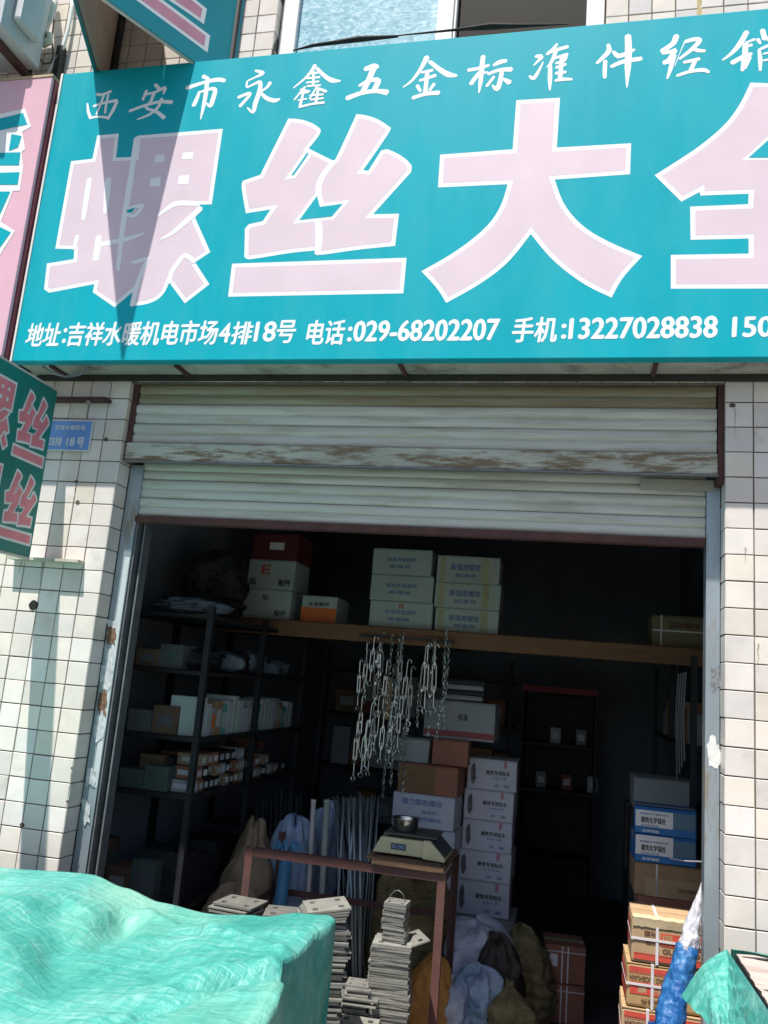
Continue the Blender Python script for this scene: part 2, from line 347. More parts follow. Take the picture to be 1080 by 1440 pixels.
# ------------------------------------------------------------------ big characters (outline, print over it), measured off the sign
GL = {
 'luo': dict(o=(30, 140, 3.6),
   out=[[(385, 182), (493, 172), (480, 294), (577, 290), (588, 183), (1020, 148), (964, 530), (905, 532), (908, 562), (880, 600), (957, 772), (880, 824), (952, 935), (828, 1032), (748, 925), (728, 975), (690, 1015), (630, 1038), (558, 1045), (562, 975), (472, 1052), (362, 975), (370, 934), (140, 978), (115, 960), (130, 830), (265, 808), (268, 757), (172, 755), (252, 312), (360, 300)]],
   strokes=[[(584, 195, 18), (548, 440, 20), (512, 660, 18), (490, 862, 12)], [(345, 402, 18), (328, 510, 18), (314, 606, 14)], [(440, 402, 22), (432, 500, 20), (424, 575, 12)],
            [(385, 735, 14), (450, 724, 16), (540, 705, 16), (622, 676, 6)], [(392, 695, 20), (386, 750, 22), (376, 812, 20)], [(284, 690, 14), (268, 757, 14)],
            [(900, 528, 16), (790, 526, 18), (735, 556, 14), (686, 594, 6)], [(908, 552, 18), (840, 612, 18), (765, 675, 14), (706, 708, 5)],
            [(560, 826, 8), (600, 816, 14), (650, 800, 6)], [(640, 806, 8), (612, 870, 16), (582, 960, 16), (562, 1042, 16)],
            [(878, 822, 14), (828, 790, 16), (790, 832, 16), (762, 872, 16), (748, 928, 14)], [(618, 536, 12), (575, 588, 12), (533, 584, 8)], [(530, 556, 10), (575, 545, 14), (618, 534, 10)]],
   white=[[(680, 282), (728, 279), (724, 315), (674, 319)], [(818, 269), (873, 265), (868, 300), (813, 303)], [(655, 398), (706, 393), (702, 439), (650, 442)], [(798, 386), (851, 383), (847, 427), (792, 430)]],
   hole=[[(535, 560), (578, 546), (562, 572), (535, 574)]], holeb=6),
 'si': dict(o=(300, 150, 3.6),
   out=[[(380, 60), (440, 63), (495, 80), (535, 105), (545, 120), (535, 148), (482, 212), (610, 275), (622, 262), (725, 38), (775, 43), (840, 65), (900, 108), (885, 140), (758, 322), (785, 324), (850, 222), (880, 215), (930, 235), (980, 268), (1005, 300), (1002, 330), (808, 545), (940, 542), (920, 705), (740, 722), (540, 752), (522, 750), (516, 728), (400, 738), (210, 770), (175, 773), (157, 762), (160, 618), (180, 595), (250, 580), (290, 520), (165, 540), (140, 400), (150, 375), (200, 358), (238, 345), (300, 220)]],
   strokes=[[(612, 278, 18), (555, 350, 20), (532, 420, 20), (552, 508, 14)], [(530, 585, 22), (536, 650, 24), (528, 745, 20)]],
   white=[], hole=[[(525, 452), (540, 508), (655, 492), (600, 556), (436, 574)], [(476, 232), (482, 240), (408, 346), (395, 348)]], holeb=16,
   extra=[[(95, 795), (978, 765), (962, 945), (75, 962)]]),
 'da': dict(o=(0, 0, 1),
   out=[[(726, 141), (787.5, 137.5), (783, 207.5), (887.5, 201.5), (886, 245), (780, 252.5), (792, 288), (820, 320), (860, 342.5), (903.5, 360), (875, 390), (860, 418.5), (820, 400), (775, 365), (746.5, 329), (715, 370), (675, 400), (627.5, 426), (615, 405), (592.5, 381.5), (640, 355), (685, 320), (705, 290), (714, 259), (616, 263.5), (619, 217.5), (721, 210)]],
   strokes=[], white=[], hole=[], holeb=0),
 'quan': dict(o=(800, 100, 3.857),
   out=[[(985, 62), (1230, 72), (1300, 190), (1420, 310), (1600, 440), (1930, 545), (1830, 700), (1640, 650), (1640, 672), (1400, 665), (1400, 722), (1690, 735), (1690, 915), (1400, 908), (1400, 988), (1800, 997), (1800, 1178), (553, 1180), (553, 997), (975, 990), (975, 908), (660, 915), (658, 735), (973, 722), (975, 665), (712, 675), (710, 655), (610, 708), (465, 565), (600, 480), (720, 400), (850, 290), (930, 180)]],
   strokes=[], white=[], hole=[[(975, 470), (1130, 330), (1290, 470)]], holeb=16),
}
def glyph(name, G, fn, parent, mats=None, border=.018, eps=.00022):
    """fn(u, v, off) -> space; u, v in metres on the board, off = distance proud of its face"""
    wm, pm, tm = mats
    g = GL[G]; ox, oy, s = g['o']
    def cv(p): return smooth_outline([glyph.to(ox+a/s, oy+b/s) for a, b in p])
    k = glyph.to(ox+1/s, oy)[0]-glyph.to(ox, oy)[0]
    a = MB(); b = MB()
    for p in g['out']+g.get('extra', []):
        q = cv(p); a.poly([fn(u, v, eps) for u, v in q]); b.poly([fn(u, v, 2*eps) for u, v in inset(q, border)])
    for p in g['hole']:
        q = cv(p); a.poly([fn(u, v, 3*eps) for u, v in inset(q, -g['holeb']*k)])
    o = 3.2*eps
    k *= 1.35
    for st in g['strokes']:
        o += .00004; st2 = [(*glyph.to(ox+x/s, oy+y/s), w_*k) for x, y, w_ in st]; ribbon(a, st2, fn, o)
    for p in g['white']: a.poly([fn(u, v, 4*eps) for u, v in cv(p)])
    A = part(name, a, wm, parent, fix=False); part('infill', b, pm, A, fix=False)
    for p in g['hole']: part('counter', MB().poly([fn(u, v, 6*eps) for u, v in cv(p)]), tm, A, fix=False)
    return A

# ================================================================== THE PLACE
GZ = -.12
struct('pavement', MB().box(-30, 30, -9, 0.2, GZ-.3, GZ), conc)
struct('street', MB().box(-400, 400, -500, -8.9, GZ-.6, GZ-.14), M('asphalt', (.06, .06, .06), .9, .2, 2, .4, 60))
struct('ground', MB().box(-400, 400, .2, 500, GZ-.6, GZ-.02), M('earth', (.14, .13, .11), .95))

# ------------------------------------------------------------------ the building
PX, PZ = .0988, .1
XR = 2.574
bld = thing('shop_building', 'cream tiled shop front with a wide roller shutter opening and window above the sign', 'building', (1.3, 0, GZ))
lp = part('pillar', MB().box(-2.6, -.006, .006, .25, GZ, 2.86), grout_m, bld)
rp = part('pillar', MB().box(XR+.006, 4.6, .006, .25, GZ, 2.86), grout_m, bld)
li = part('lintel', MB().box(-.006, XR+.006, .006, .25, 2.80, 2.86), grout_m, bld)
uw = part('upper_wall', MB().box(-2.6, .494, .006, .25, 2.86, 7).box(2.07, 4.6, .006, .25, 2.86, 7).box(.494, 2.07, .006, .25, 2.86, 4.30).box(.494, 2.07, .006, .25, 6.2, 7), grout_m, bld)
part('side_wall', MB().box(-2.6, -2.4, .25, 6, GZ, 7).box(4.4, 4.6, .25, 6, GZ, 7).box(-2.6, 4.6, 5.8, 6, GZ, 7).box(-2.4, 4.4, .25, 5.8, 6.9, 7), M('outer render', (.3, .29, .27), .9), bld)
tiles_me = []
def tile_mesh(wd, ht, seed):
    q = random.Random(seed); b = MB(); j = .0006
    t = .007
    v = [(0, 0), (wd, 0), (wd, ht), (0, ht)]
    e = [q.uniform(0, .0016) for _ in range(4)]
    f = [(x+(c if x == 0 else -c), z+(c if z == 0 else -c)) for (x, z), c in zip(v, [.0016]*4)]
    b.v = [(x, t, z) for x, z in v]+[(x, .0012, z) for x, z in v]+[(x, -e[i]*.6, z) for i, (x, z) in enumerate(f)]
    b.f = [(0, 1, 5, 4), (1, 2, 6, 5), (2, 3, 7, 6), (3, 0, 4, 7), (4, 5, 9, 8), (5, 6, 10, 9), (6, 7, 11, 10), (7, 4, 8, 11), (8, 9, 10, 11)]
    return b.mesh('tile', tile_m)
_tm = {}
def tile(parent, x, z, wd, ht, rot=0, y=0.):
    key = (round(wd, 3), round(ht, 3), rnd.randrange(4))
    if key not in _tm: _tm[key] = tile_mesh(wd, ht, hash(key) & 0xffff if False else key[2]*17+int(wd*1000))
    me = _tm[key]; L = bld.location
    o = link('tile', me, parent, (x-L[0]+rnd.uniform(-.0008, .0008), y-L[1]+rnd.uniform(-.0006, .0006), z-L[2]+rnd.uniform(-.0008, .0008)))
    o.rotation_euler = (0, rnd.uniform(-.004, .004), rot)
    return o
J = .0046
rest = MB()
def tiles_front(parent, xs, z0, z1, seen):
    for (xa, xb) in xs:
        k0 = math.floor((z0-2.72)/PZ+1e-6); k1 = math.ceil((z1-2.72)/PZ-1e-6)
        for k in range(k0, k1):
            za = max(2.72+k*PZ, z0)+J/2; zb = min(2.72+(k+1)*PZ, z1)-J/2
            if zb-za < .012: continue
            a, b = xa+J/2, xb-J/2
            cx, cz = (a+b)/2, (za+zb)/2
            if seen(cx, cz): tile(parent, a, za, b-a, zb-za)
            else:
                rest.box(a, b, 0, .007, za, zb)
def hit(cx, cz):
    d = Vector((cx, 0, cz))-CAMP; t = d.dot(fw); x = 540+F*d.dot(rt)/t; y = 720-F*d.dot(up)/t; return x, y
def seenL(cx, cz): x, y = hit(cx, cz); return -25 < x < 1105 and 500 < y < 1270
def seenR(cx, cz): x, y = hit(cx, cz); return x < 1100 and 500 < y < 1370
def seenU(cx, cz): x, y = hit(cx, cz); return -30 < x < 1100 and -30 < y < (150 if x < 300 else 100)
LX = [(-PX*(i+1), -PX*i) for i in range(20)]
RX = [(XR, 2.6755)]+[(2.6755+PX*i, 2.6755+PX*(i+1)) for i in range(12)]
tiles_front(lp, LX, GZ, 2.855, seenL)
tiles_front(rp, RX, GZ, 2.855, seenR)
CX = [(PX*i, PX*(i+1)) for i in range(26)]
for i in range(26):
    a, b = max(0, PX*i+.03), min(XR, PX*(i+1)+.03)
    if b-a > .02: tile(li, a+J/2, 2.803, b-a-J, .05)
xs = [(-PX*(i+1), -PX*i) for i in range(20)]+[(PX*i, min(PX*(i+1), .494)) for i in range(5)]
tiles_front(uw, xs, 2.86, 6.9, seenU)
tiles_front(uw, [(2.07+PX*i, 2.07+PX*(i+1)) for i in range(20)], 2.86, 6.9, seenU)
tiles_front(uw, [(.494+PX*i, min(.494+PX*(i+1), 2.07)) for i in range(16)], 2.86, 4.30, lambda a, b: False)
ro = part('tiles', rest, tile_m, bld, fix=False); ro['kind'] = 'stuff'
# tiles on the reveals
for k in range(-27, 1):
    za = 2.72+k*PZ; o = tile(lp, -.0005, za+J/2, .098, PZ-J, rot=R(90), y=.001)
    if k > -9 or k % 1 == 0:
        o = tile(rp, XR+.0005, za+J/2, .098, PZ-J, rot=R(-90), y=.1)
for k in range(18, 22): tile(uw, .4935, 2.72+k*PZ+J/2, .078, PZ-J, rot=R(90), y=.001)
part('reveal', MB().box(-.006, -.0061+.0005, .0, .1, GZ, 2.8), grout_m, lp)
# the window over the sign
wf = MB()
for (a, b, c, d) in ((.50, .585, 4.30, 6.2), (1.29, 1.385, 4.30, 6.2), (1.985, 2.066, 4.30, 6.2), (.585, 1.29, 4.30, 4.36), (1.385, 1.985, 4.30, 4.36), (.585, 1.29, 6.1, 6.2), (1.385, 1.985, 6.1, 6.2)): wf.box(a, b, .05, .12, c, d)
wf.box(1.352, 1.372, .036, .0505, 4.3, 6.2)
win = part('window', wf, white_pl, bld, bevel=.003)
gm = bpy.data.materials.new('frosted blue film glass'); gm.use_nodes = True; n = gm.node_tree.nodes; L_ = gm.node_tree.links
tc = n.new('ShaderNodeTexCoord'); mp = n.new('ShaderNodeMapping'); mp.inputs['Rotation'].default_value = (0, R(35), 0); mp.inputs['Scale'].default_value = (1, 1, 1.9)
L_.new(tc.outputs['Object'], mp.inputs[0])
t1 = n.new('ShaderNodeTexNoise'); t1.inputs['Scale'].default_value = 17; t1.inputs['Detail'].default_value = 6; t1.inputs['Roughness'].default_value = .7; t1.inputs['Distortion'].default_value = 1.6
L_.new(mp.outputs[0], t1.inputs['Vector']); cr = n.new('ShaderNodeValToRGB'); e = cr.color_ramp.elements
e[0].position = .38; e[0].color = (.08, .27, .35, 1); e[1].position = .66; e[1].color = (.50, .66, .72, 1); k_ = e.new(.5); k_.color = (.20, .43, .52, 1)
L_.new(t1.outputs['Fac'], cr.inputs[0]); L_.new(cr.outputs[0], n['Principled BSDF'].inputs['Base Color']); n['Principled BSDF'].inputs['Roughness'].default_value = .5; n['Principled BSDF'].inputs['Coat Weight'].default_value = .6
bp = n.new('ShaderNodeBump'); bp.inputs['Strength'].default_value = .3; L_.new(t1.outputs['Fac'], bp.inputs['Height']); L_.new(bp.outputs[0], n['Principled BSDF'].inputs['Normal'])
part('pane', MB().box(.58, 1.295, .078, .086, 4.35, 6.11), gm, win)
part('pane', MB().box(1.38, 1.99, .088, .096, 4.35, 6.11), M('dark glass', (.014, .012, .010), .6, .08, 2, .02, 10, spec=.12), win)
part('dirt_stain', MB().box(2.455, 2.475, -.0012, -.0008, 4.3, 5.2), M('yellow stain', (.55, .42, .2), .8, .2, 8, .1, 30), uw)
part('hole', MB().lathe([(0, 0), (.019, 0)], 14), black_m, None) if False else None
h = MB(); c = at(47, 851, -.003)
for i in range(12):
    a = i/12*6.283; rr = .0235*(1+.06*math.sin(i*2.3)); h.v.append((c.x+rr*math.cos(a), -.003, c.z+rr*.95*math.sin(a)))
h.f.append(tuple(range(12))); part('drill_hole', h, M('hole black', (.012, .011, .01), .95), lp)
for (px, py, r_) in ((31, 1160, .012), (95, 1127, .007), (101, 1080, .006), (109, 706, .011), (107, 677, .009), (149, 618, .012), (968 if False else 1030, 570, .012)):
    q = at(px, py, -.002); h = MB(); h.v = [(q.x+r_*(1+.3*math.sin(i*3.1))*math.cos(i*.785), -.0022, q.z+r_*.8*math.sin(i*.785)) for i in range(8)]; h.f = [tuple(range(8))]
    part('chip', h, M('chip brown', (.10, .07, .05), .9), rp if px > 900 else lp)

q = random.Random(77)
gr_m = M('grime run', (.34, .29, .23), .8, .3, 30)
for i, (px, py, ln_) in enumerate(((124, 570, .10), (107, 680, .09), (101, 1083, .10), (60, 790, .08), (95, 1130, .07), (1034, 575, .12), (1048, 770, .06), (1066, 905, .08), (30, 790, .05))):
    p = at(px, py, -.002); b = MB(); wd = q.uniform(.0015, .0035); n_ = 7
    for k in range(n_+1):
        f = k/n_; x_ = p.x+.002*math.sin(k*1.7+i); b.v += [(x_-wd*(1-f*.8)*q.uniform(.5, 1.2), -.0019, p.z-ln_*f), (x_+wd*(1-f*.8)*q.uniform(.5, 1.2), -.0019, p.z-ln_*f)]
    for k in range(n_): b.f.append((2*k, 2*k+1, 2*k+3, 2*k+2))
    part('grime_run', b, gr_m, rp if px > 900 else lp, fix=False)
# ------------------------------------------------------------------ room
XL, XRW, YB, ZC = -.32, 2.95, 4.6, 2.98
struct('shop_floor', MB().box(XL-.1, XRW+.1, .2, YB+.1, GZ-.02, GZ+.001), floor_m)
struct('shop_wall', MB().box(XL-.1, XL, .25, YB+.1, GZ, ZC).box(XRW, XRW+.1, .25, YB+.1, GZ, ZC).box(XL, XRW, YB, YB+.1, GZ, ZC), wall_in)
struct('shop_ceiling', MB().box(XL-.1, XRW+.1, .25, YB+.1, ZC, ZC+.1), wall_in)

# ------------------------------------------------------------------ roller shutter
sh = thing('roller_shutter', 'half raised cream roller shutter with rusty bottom rail between grey steel posts', 'roller shutter', (1.28, .1, GZ))
def slat(x0, x1, y, z0, z1, mat, ridge=True):
    n = 14; b = MB(); hgt = z1-z0; pr = []
    for i in range(n+1):
        t = i/n
        pr.append((-.008*abs(math.sin(math.pi*(t*2)))**.6 - (.006 if .5 < t else .002) if ridge else -.014*math.sin(math.pi*t)**.6, z0+hgt*t))
    for x in (x0, x1):
        b.v += [(x, y+p, z) for p, z in pr]+[(x, y+.006, z1), (x, y+.006, z0)]
    m = n+3
    for i in range(m): j = (i+1) % m; b.f.append((i, j, m+j, m+i))
    b.f += [tuple(range(m)), tuple(reversed(range(m, 2*m)))]
    return part('slat', b, mat, sh)
ZT = 2.79
zs = [2.792, 2.705, 2.617, 2.520, ]
g = .003
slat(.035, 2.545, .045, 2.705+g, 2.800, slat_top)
slat(.030, 2.548, .045, 2.612+g, 2.705, slat_m)
slat(.025, 2.548, .045, 2.517+g, 2.612, slat_m)
part('bottom_rail', MB().box(.012, 2.550, .018, .050, 2.430, 2.517), slat_rust, sh, bevel=.004)
part('rail_lip', MB().box(.010, 2.552, .010, .030, 2.424, 2.4295), galv_d, sh)
slat(.060, 2.520, .125, 2.368+g, 2.455, slat_m)
slat(.060, 2.520, .125, 2.281+g, 2.368, slat_m)
slat(.060, 2.520, .125, 2.196+g, 2.281, slat_m)
part('bottom_bar', MB().box(.060, 2.520, .100, .145, 2.163, 2.1955), rust_dark, sh, bevel=.003)
part('torn_strip', MB().box(2.27, 2.545, .092, .10, 2.385, 2.428), M('greyed strip', (.33, .33, .28), .7, .2, 8), sh)
def post(x0, x1, flip):
    b = MB().box(x0, x1, .100, .104, GZ, 2.43).box(x0, x0+.004, .104, .17, GZ, 2.43).box(x1-.004, x1, .104, .17, GZ, 2.43)
    return part('guide_post', b, galv, sh)
post(.004, .068, 0); p2 = post(2.522, 2.586-.014, 1)
part('channel_edge', MB().box(.072, .078, .108, .175, GZ, 2.2).box(.092, .100, .14, .2, GZ, 2.2), galv_d, sh)
part('side_cover', MB().box(.002, .030, .03, .098, 2.43, 2.80), rust_dark, sh)
part('side_cover', MB().box(2.552, 2.572, .025, .098, 2.40, 2.80), rust_dark, sh)
# worn tape and paper left on the posts
def ragged(px0, px1, py0, py1, Y, mat, par, seed, name='torn_paper', n=22):
    q = random.Random(seed); b = MB(); P = []
    n = 46; o_ = q.uniform(0, 90)
    for i in range(n):
        a = 2*math.pi*i/n; k = .78+.45*noise.noise(Vector((math.cos(a)*1.7+o_, math.sin(a)*1.7, o_)))+q.uniform(-.07, .07)
        P.append(at((px0+px1)/2+(px1-px0)/2*k*math.copysign(abs(math.cos(a))**.6, math.cos(a)), (py0+py1)/2+(py1-py0)/2*k*math.copysign(abs(math.sin(a))**.6, math.sin(a)), Y))
    b.poly(P); return part(name, b, mat, par, fix=False)
ragged(993, 1015, 1036, 1082, .0985, M('torn white paper', (.72, .72, .70), .8, .12, 30), sh, 3)
ragged(998, 1014, 932, 975, .0985, M('grey scuff', (.20, .21, .22), .8, .5, 90), sh, 5, 'scuff')
for i, (a, b, m_) in enumerate(((868, 890, 'w'), (878, 912, 'r'), (905, 945, 'w'), (930, 972, 'w'), (965, 1010, 'r'), (995, 1050, 'w'), (1080, 1108, 'w'), (1120, 1165, 'w'))):
    xm = 159-(a-868)*.145
    ragged(xm-9, xm+7, a, b, .0975-.0004*i, M('silver tape', (.62, .64, .66), .35, .3, 40, metal=.3) if m_ == 'w' else M('peeling rust', (.17, .095, .06), .9, .5, 60), sh, 20+i, 'tape_remnant')
st_ = MB().box(.040, .066, .0982, .0996, 1.0, 2.0); part('painted_sun_strip', st_, M('painted sunlight', (.50, .55, .56), .45, .1, 9), sh)  # sunlight on the left post, put in as a paler strip of colour

# ------------------------------------------------------------------ main sign board
SY = -.20
SX0, SX1, SZ0, SZ1 = -.500, 3.40, 2.822, 4.312
sign = thing('shop_sign', 'wide teal sign board with large pale pink outlined characters over the shutter', 'sign', (1.4, SY, SZ0))
board = part('board', MB().box(SX0+.012, SX1, SY, SY+.05, SZ0, SZ1), teal_m, sign, bevel=.004)
part('edge_strip', MB().box(SX0, SX0+.011, SY-.002, SY+.05, SZ0, SZ1), white_pl, sign)
part('frame', MB().box(SX0+.02, SX1, SY+.051, -.02, SZ0+.02, SZ0+.05).box(SX0+.02, SX1, -.06, -.03, SZ1-.06, SZ1-.03), galv_d, sign)
part('soffit', MB().box(SX0+.02, SX1-.02, SY+.052, -.012, SZ0+.004, SZ0+.016), soffit_m, sign)
part('rear_beam', MB().box(SX0+.02, SX1, -.030, -.009, SZ0-.022, SZ0-.001), rack_early, sign)
for x in (-.32, .30, 1.30, 2.30, 3.2):
    part('bracket', MB().box(x-.008, x+.008, SY+.045, -.031, SZ0-.010, SZ0+.003), rust_dark, sign)
glyph.to = lambda px, py: (lambda p: (p.x, p.z))(at(px, py, SY))
fs = lambda u, v, o: (u, SY-o, v)
mats = (white_v, pink_v, teal_m)
for G in ('luo', 'si', 'da', 'quan'): glyph('large_character', G, fs, sign, mats)
CALL = [
 (110, 90, 4.909, [[(128, 208, 16), (165, 212, 18), (228, 188, 16)], [(64, 272, 10), (70, 330, 17), (86, 372, 20)], [(105, 292, 14), (180, 268, 16), (268, 252, 20)], [(268, 258, 20), (240, 320, 20), (204, 380, 16)], [(80, 375, 14), (130, 364, 13), (205, 370, 16)], [(178, 215, 14), (150, 290, 14), (125, 350, 10)], [(208, 212, 14), (192, 290, 14), (186, 340, 12)]]),
 (110, 90, 4.909, [[(532, 142, 20), (560, 172, 20)], [(472, 185, 18), (446, 248, 16)], [(455, 212, 14), (530, 195, 15), (598, 165, 22), (588, 208, 10)], [(525, 200, 20), (500, 260, 18), (468, 302, 14), (540, 330, 19), (594, 372, 24)], [(578, 240, 20), (550, 300, 18), (490, 350, 16), (408, 383, 8)], [(355, 326, 17), (450, 290, 17), (560, 262, 19), (648, 264, 24)]]),
 (110, 90, 4.909, [[(862, 85, 24), (902, 105, 18)], [(750, 166, 26), (860, 130, 20), (960, 108, 25), (1012, 116, 22)], [(838, 190, 16), (815, 250, 24), (796, 288, 24)], [(840, 195, 12), (900, 175, 17), (945, 178, 24), (928, 250, 28), (912, 290, 22), (885, 270, 8)], [(890, 120, 24), (882, 200, 25), (866, 290, 22), (845, 382, 6)]]),
 (325, 80, 4.909, [[(168, 95, 14), (218, 112, 28), (165, 142, 12), (115, 165, 11)], [(112, 168, 12), (108, 208, 12), (150, 192, 15), (200, 175, 24), (195, 240, 28), (168, 320, 30), (152, 382, 20), (112, 350, 8)], [(50, 280, 20), (115, 254, 20), (128, 264, 20), (60, 342, 20)], [(270, 178, 24), (246, 212, 17), (195, 245, 12)], [(198, 240, 14), (245, 285, 25), (300, 302, 27), (337, 290, 10)]]),
 (325, 80, 4.909, [[(580, 58, 24), (530, 130, 17), (430, 215, 8)], [(590, 78, 20), (650, 135, 23), (700, 163, 30), (756, 166, 8)], [(528, 118, 10), (602, 110, 13)], [(525, 148, 13), (612, 140, 15)], [(570, 100, 15), (566, 200, 15)], [(520, 178, 12), (606, 170, 13)], [(525, 202, 12), (617, 196, 13)], [(510, 208, 15), (436, 297, 10)], [(480, 226, 14), (542, 240, 14)], [(470, 252, 11), (532, 246, 11)], [(502, 232, 15), (474, 350, 17)], [(462, 300, 10), (522, 290, 11)], [(592, 208, 14), (542, 290, 11)], [(590, 215, 14), (657, 240, 19)], [(545, 267, 13), (637, 260, 13)], [(600, 230, 17), (585, 322, 17)], [(550, 297, 13), (637, 286, 13)], [(478, 346, 14), (560, 326, 15), (642, 316, 17)]]),
 (325, 80, 4.909, [[(925, 85, 28), (985, 65, 36), (1015, 72, 20)], [(985, 75, 38), (950, 160, 33), (905, 250, 32)], [(885, 200, 17), (950, 165, 23), (1015, 165, 34), (980, 240, 29)], [(800, 286, 30), (900, 250, 27), (1000, 236, 25), (1078, 246, 36)]]),
 (545, 60, 4.909, [[(272, 100, 36), (230, 180, 24), (170, 260, 17), (108, 308, 8)], [(290, 130, 23), (360, 185, 29), (420, 220, 36), (478, 228, 16)], [(235, 206, 16), (312, 190, 20)], [(222, 262, 17), (332, 226, 23)], [(275, 195, 26), (260, 350, 26)], [(205, 297, 23), (228, 336, 18)], [(322, 285, 23), (290, 330, 17)], [(175, 382, 25), (260, 355, 25), (355, 346, 30)]]),
 (545, 60, 4.909, [[(558, 190, 23), (640, 175, 21), (700, 155, 18)], [(660, 93, 27), (650, 180, 30), (642, 270, 25), (630, 348, 6)], [(640, 200, 21), (600, 250, 27), (575, 287, 25)], [(650, 210, 17), (692, 205, 12)], [(732, 157, 17), (775, 135, 30), (820, 125, 23)], [(695, 217, 19), (770, 190, 23), (855, 185, 32)], [(790, 195, 23), (776, 270, 28), (755, 320, 32), (722, 293, 8)], [(735, 235, 17), (705, 275, 19), (683, 302, 17)], [(800, 250, 14), (842, 276, 36)]]),
 (730, 40, 6.353, [[(150, 250, 30), (200, 255, 36), (128, 332, 8)], [(216, 298, 8), (180, 370, 22), (130, 445, 36), (92, 423, 16)], [(340, 138, 18), (300, 190, 32), (248, 232, 25)], [(260, 216, 27), (340, 190, 32), (436, 163, 30)], [(330, 200, 32), (290, 300, 30), (248, 347, 10)], [(278, 328, 30), (276, 450, 36), (274, 553, 12)], [(300, 272, 25), (370, 250, 27), (432, 233, 30)], [(420, 250, 27), (400, 290, 25), (330, 312, 25)], [(330, 352, 25), (417, 320, 27)], [(382, 260, 32), (366, 440, 36)], [(328, 402, 27), (417, 390, 27)], [(325, 466, 27), (400, 455, 30), (472, 455, 22)]]),
 (730, 40, 6.353, [[(795, 143, 26), (802, 200, 42), (750, 260, 36), (693, 312, 22)], [(770, 290, 32), (765, 370, 34), (765, 442, 27)], [(838, 205, 20), (872, 240, 42)], [(878, 250, 42), (950, 230, 38), (1032, 188, 20)], [(823, 342, 31), (930, 297, 38), (1092, 270, 38)], [(972, 65, 48), (977, 200, 54), (971, 350, 48), (963, 528, 8)]]),
 (910, 30, 6.353, [[(262, 128, 48), (230, 200, 46), (128, 267, 38)], [(138, 282, 36), (220, 270, 38), (250, 262, 42), (200, 330, 32), (150, 382, 25)], [(150, 367, 42), (232, 352, 42)], [(242, 300, 42), (210, 420, 36), (180, 512, 16)], [(336, 183, 12), (290, 290, 6), (248, 400, 6)], [(340, 182, 32), (430, 160, 40), (467, 175, 42), (400, 250, 36), (288, 337, 23)], [(400, 240, 25), (450, 260, 36), (517, 265, 27)], [(328, 367, 27), (400, 352, 32), (467, 335, 32)], [(430, 350, 36), (385, 450, 36)], [(268, 487, 27), (380, 450, 32), (500, 435, 38), (552, 457, 24)]]),
 (910, 30, 6.353, [[(890, 93, 42), (830, 200, 46), (750, 290, 30), (673, 347, 14)], [(880, 192, 17), (962, 160, 25)], [(858, 232, 25), (937, 210, 27)], [(758, 372, 42), (850, 322, 42), (932, 290, 32)], [(880, 200, 42), (870, 330, 46), (850, 442, 27)], [(922, 320, 25), (870, 420, 32)], [(1030, 78, 42), (1052, 162, 42)], [(988, 160, 32), (1012, 202, 20)], [(1112, 88, 32), (1080, 172, 25)], [(1000, 250, 21), (1010, 340, 36), (1010, 442, 20)], [(1010, 250, 25), (1120, 215, 32), (1130, 330, 38), (1120, 422, 32), (1088, 400, 14)], [(1040, 292, 19), (1112, 275, 21)], [(1040, 352, 19), (1112, 335, 21)]]),
]
for ox, oy, s, sts in CALL:
    b = MB(); o = .0003
    for st in sts:
        o += .00005; q = [glyph.to(ox+x/s, oy+y/s) for x, y, w_ in st]
        k = (glyph.to(ox+10/s, oy)[0]-glyph.to(ox, oy)[0])/10
        ribbon(b, [(*q[i], st[i][2]*k*1.1) for i in range(len(q))], fs, o)
    part('small_character', b, white_v, sign, fix=False)
def sign_text(body, pa, pb, zt, bold=.022, shear=.10):
    """pa, pb: survey of the foot of the first and last character; zt: its top"""
    A, B = at(*pa, SY), at(*pb, SY); T = at(*zt, SY); b = MB()
    text_on(b, body, fl(A.x, B.x, (A.z+B.z)/2, T.z, SY-.0005), bold, shear); return part('lettering', b, white_v, sign, fix=False)
sign_text('地址', (35, 487), (82, 486), (36, 455))
sign_text(':', (87, 482), (92, 482), (89, 462), .03, 0)
sign_text('吉祥水暖机电市场', (94, 486), (304, 485), (96, 454))
sign_text('4', (307, 481), (322, 481), (309, 455), .035, .05)
sign_text('排', (325, 484), (353, 484), (326, 453))
sign_text('18', (357, 480), (386, 480), (358, 453), .03, .05)
sign_text('号', (388, 482), (414, 482), (390, 451))
sign_text('电话', (430, 485), (483, 484), (431, 451))
sign_text(':', (488, 480), (494, 480), (490, 460), .03, 0)
sign_text('029-68202207', (497, 480), (701, 478), (498, 452), .032, .05)
sign_text('手机', (720, 482), (782, 480), (722, 447))
sign_text(':', (789, 476), (796, 476), (791, 456), .03, 0)
sign_text('13227028838', (800, 477), (1008, 474), (801, 448), .032, .05)
sign_text('150', (1030, 474), (1086, 473), (1031, 446), .032, .05)

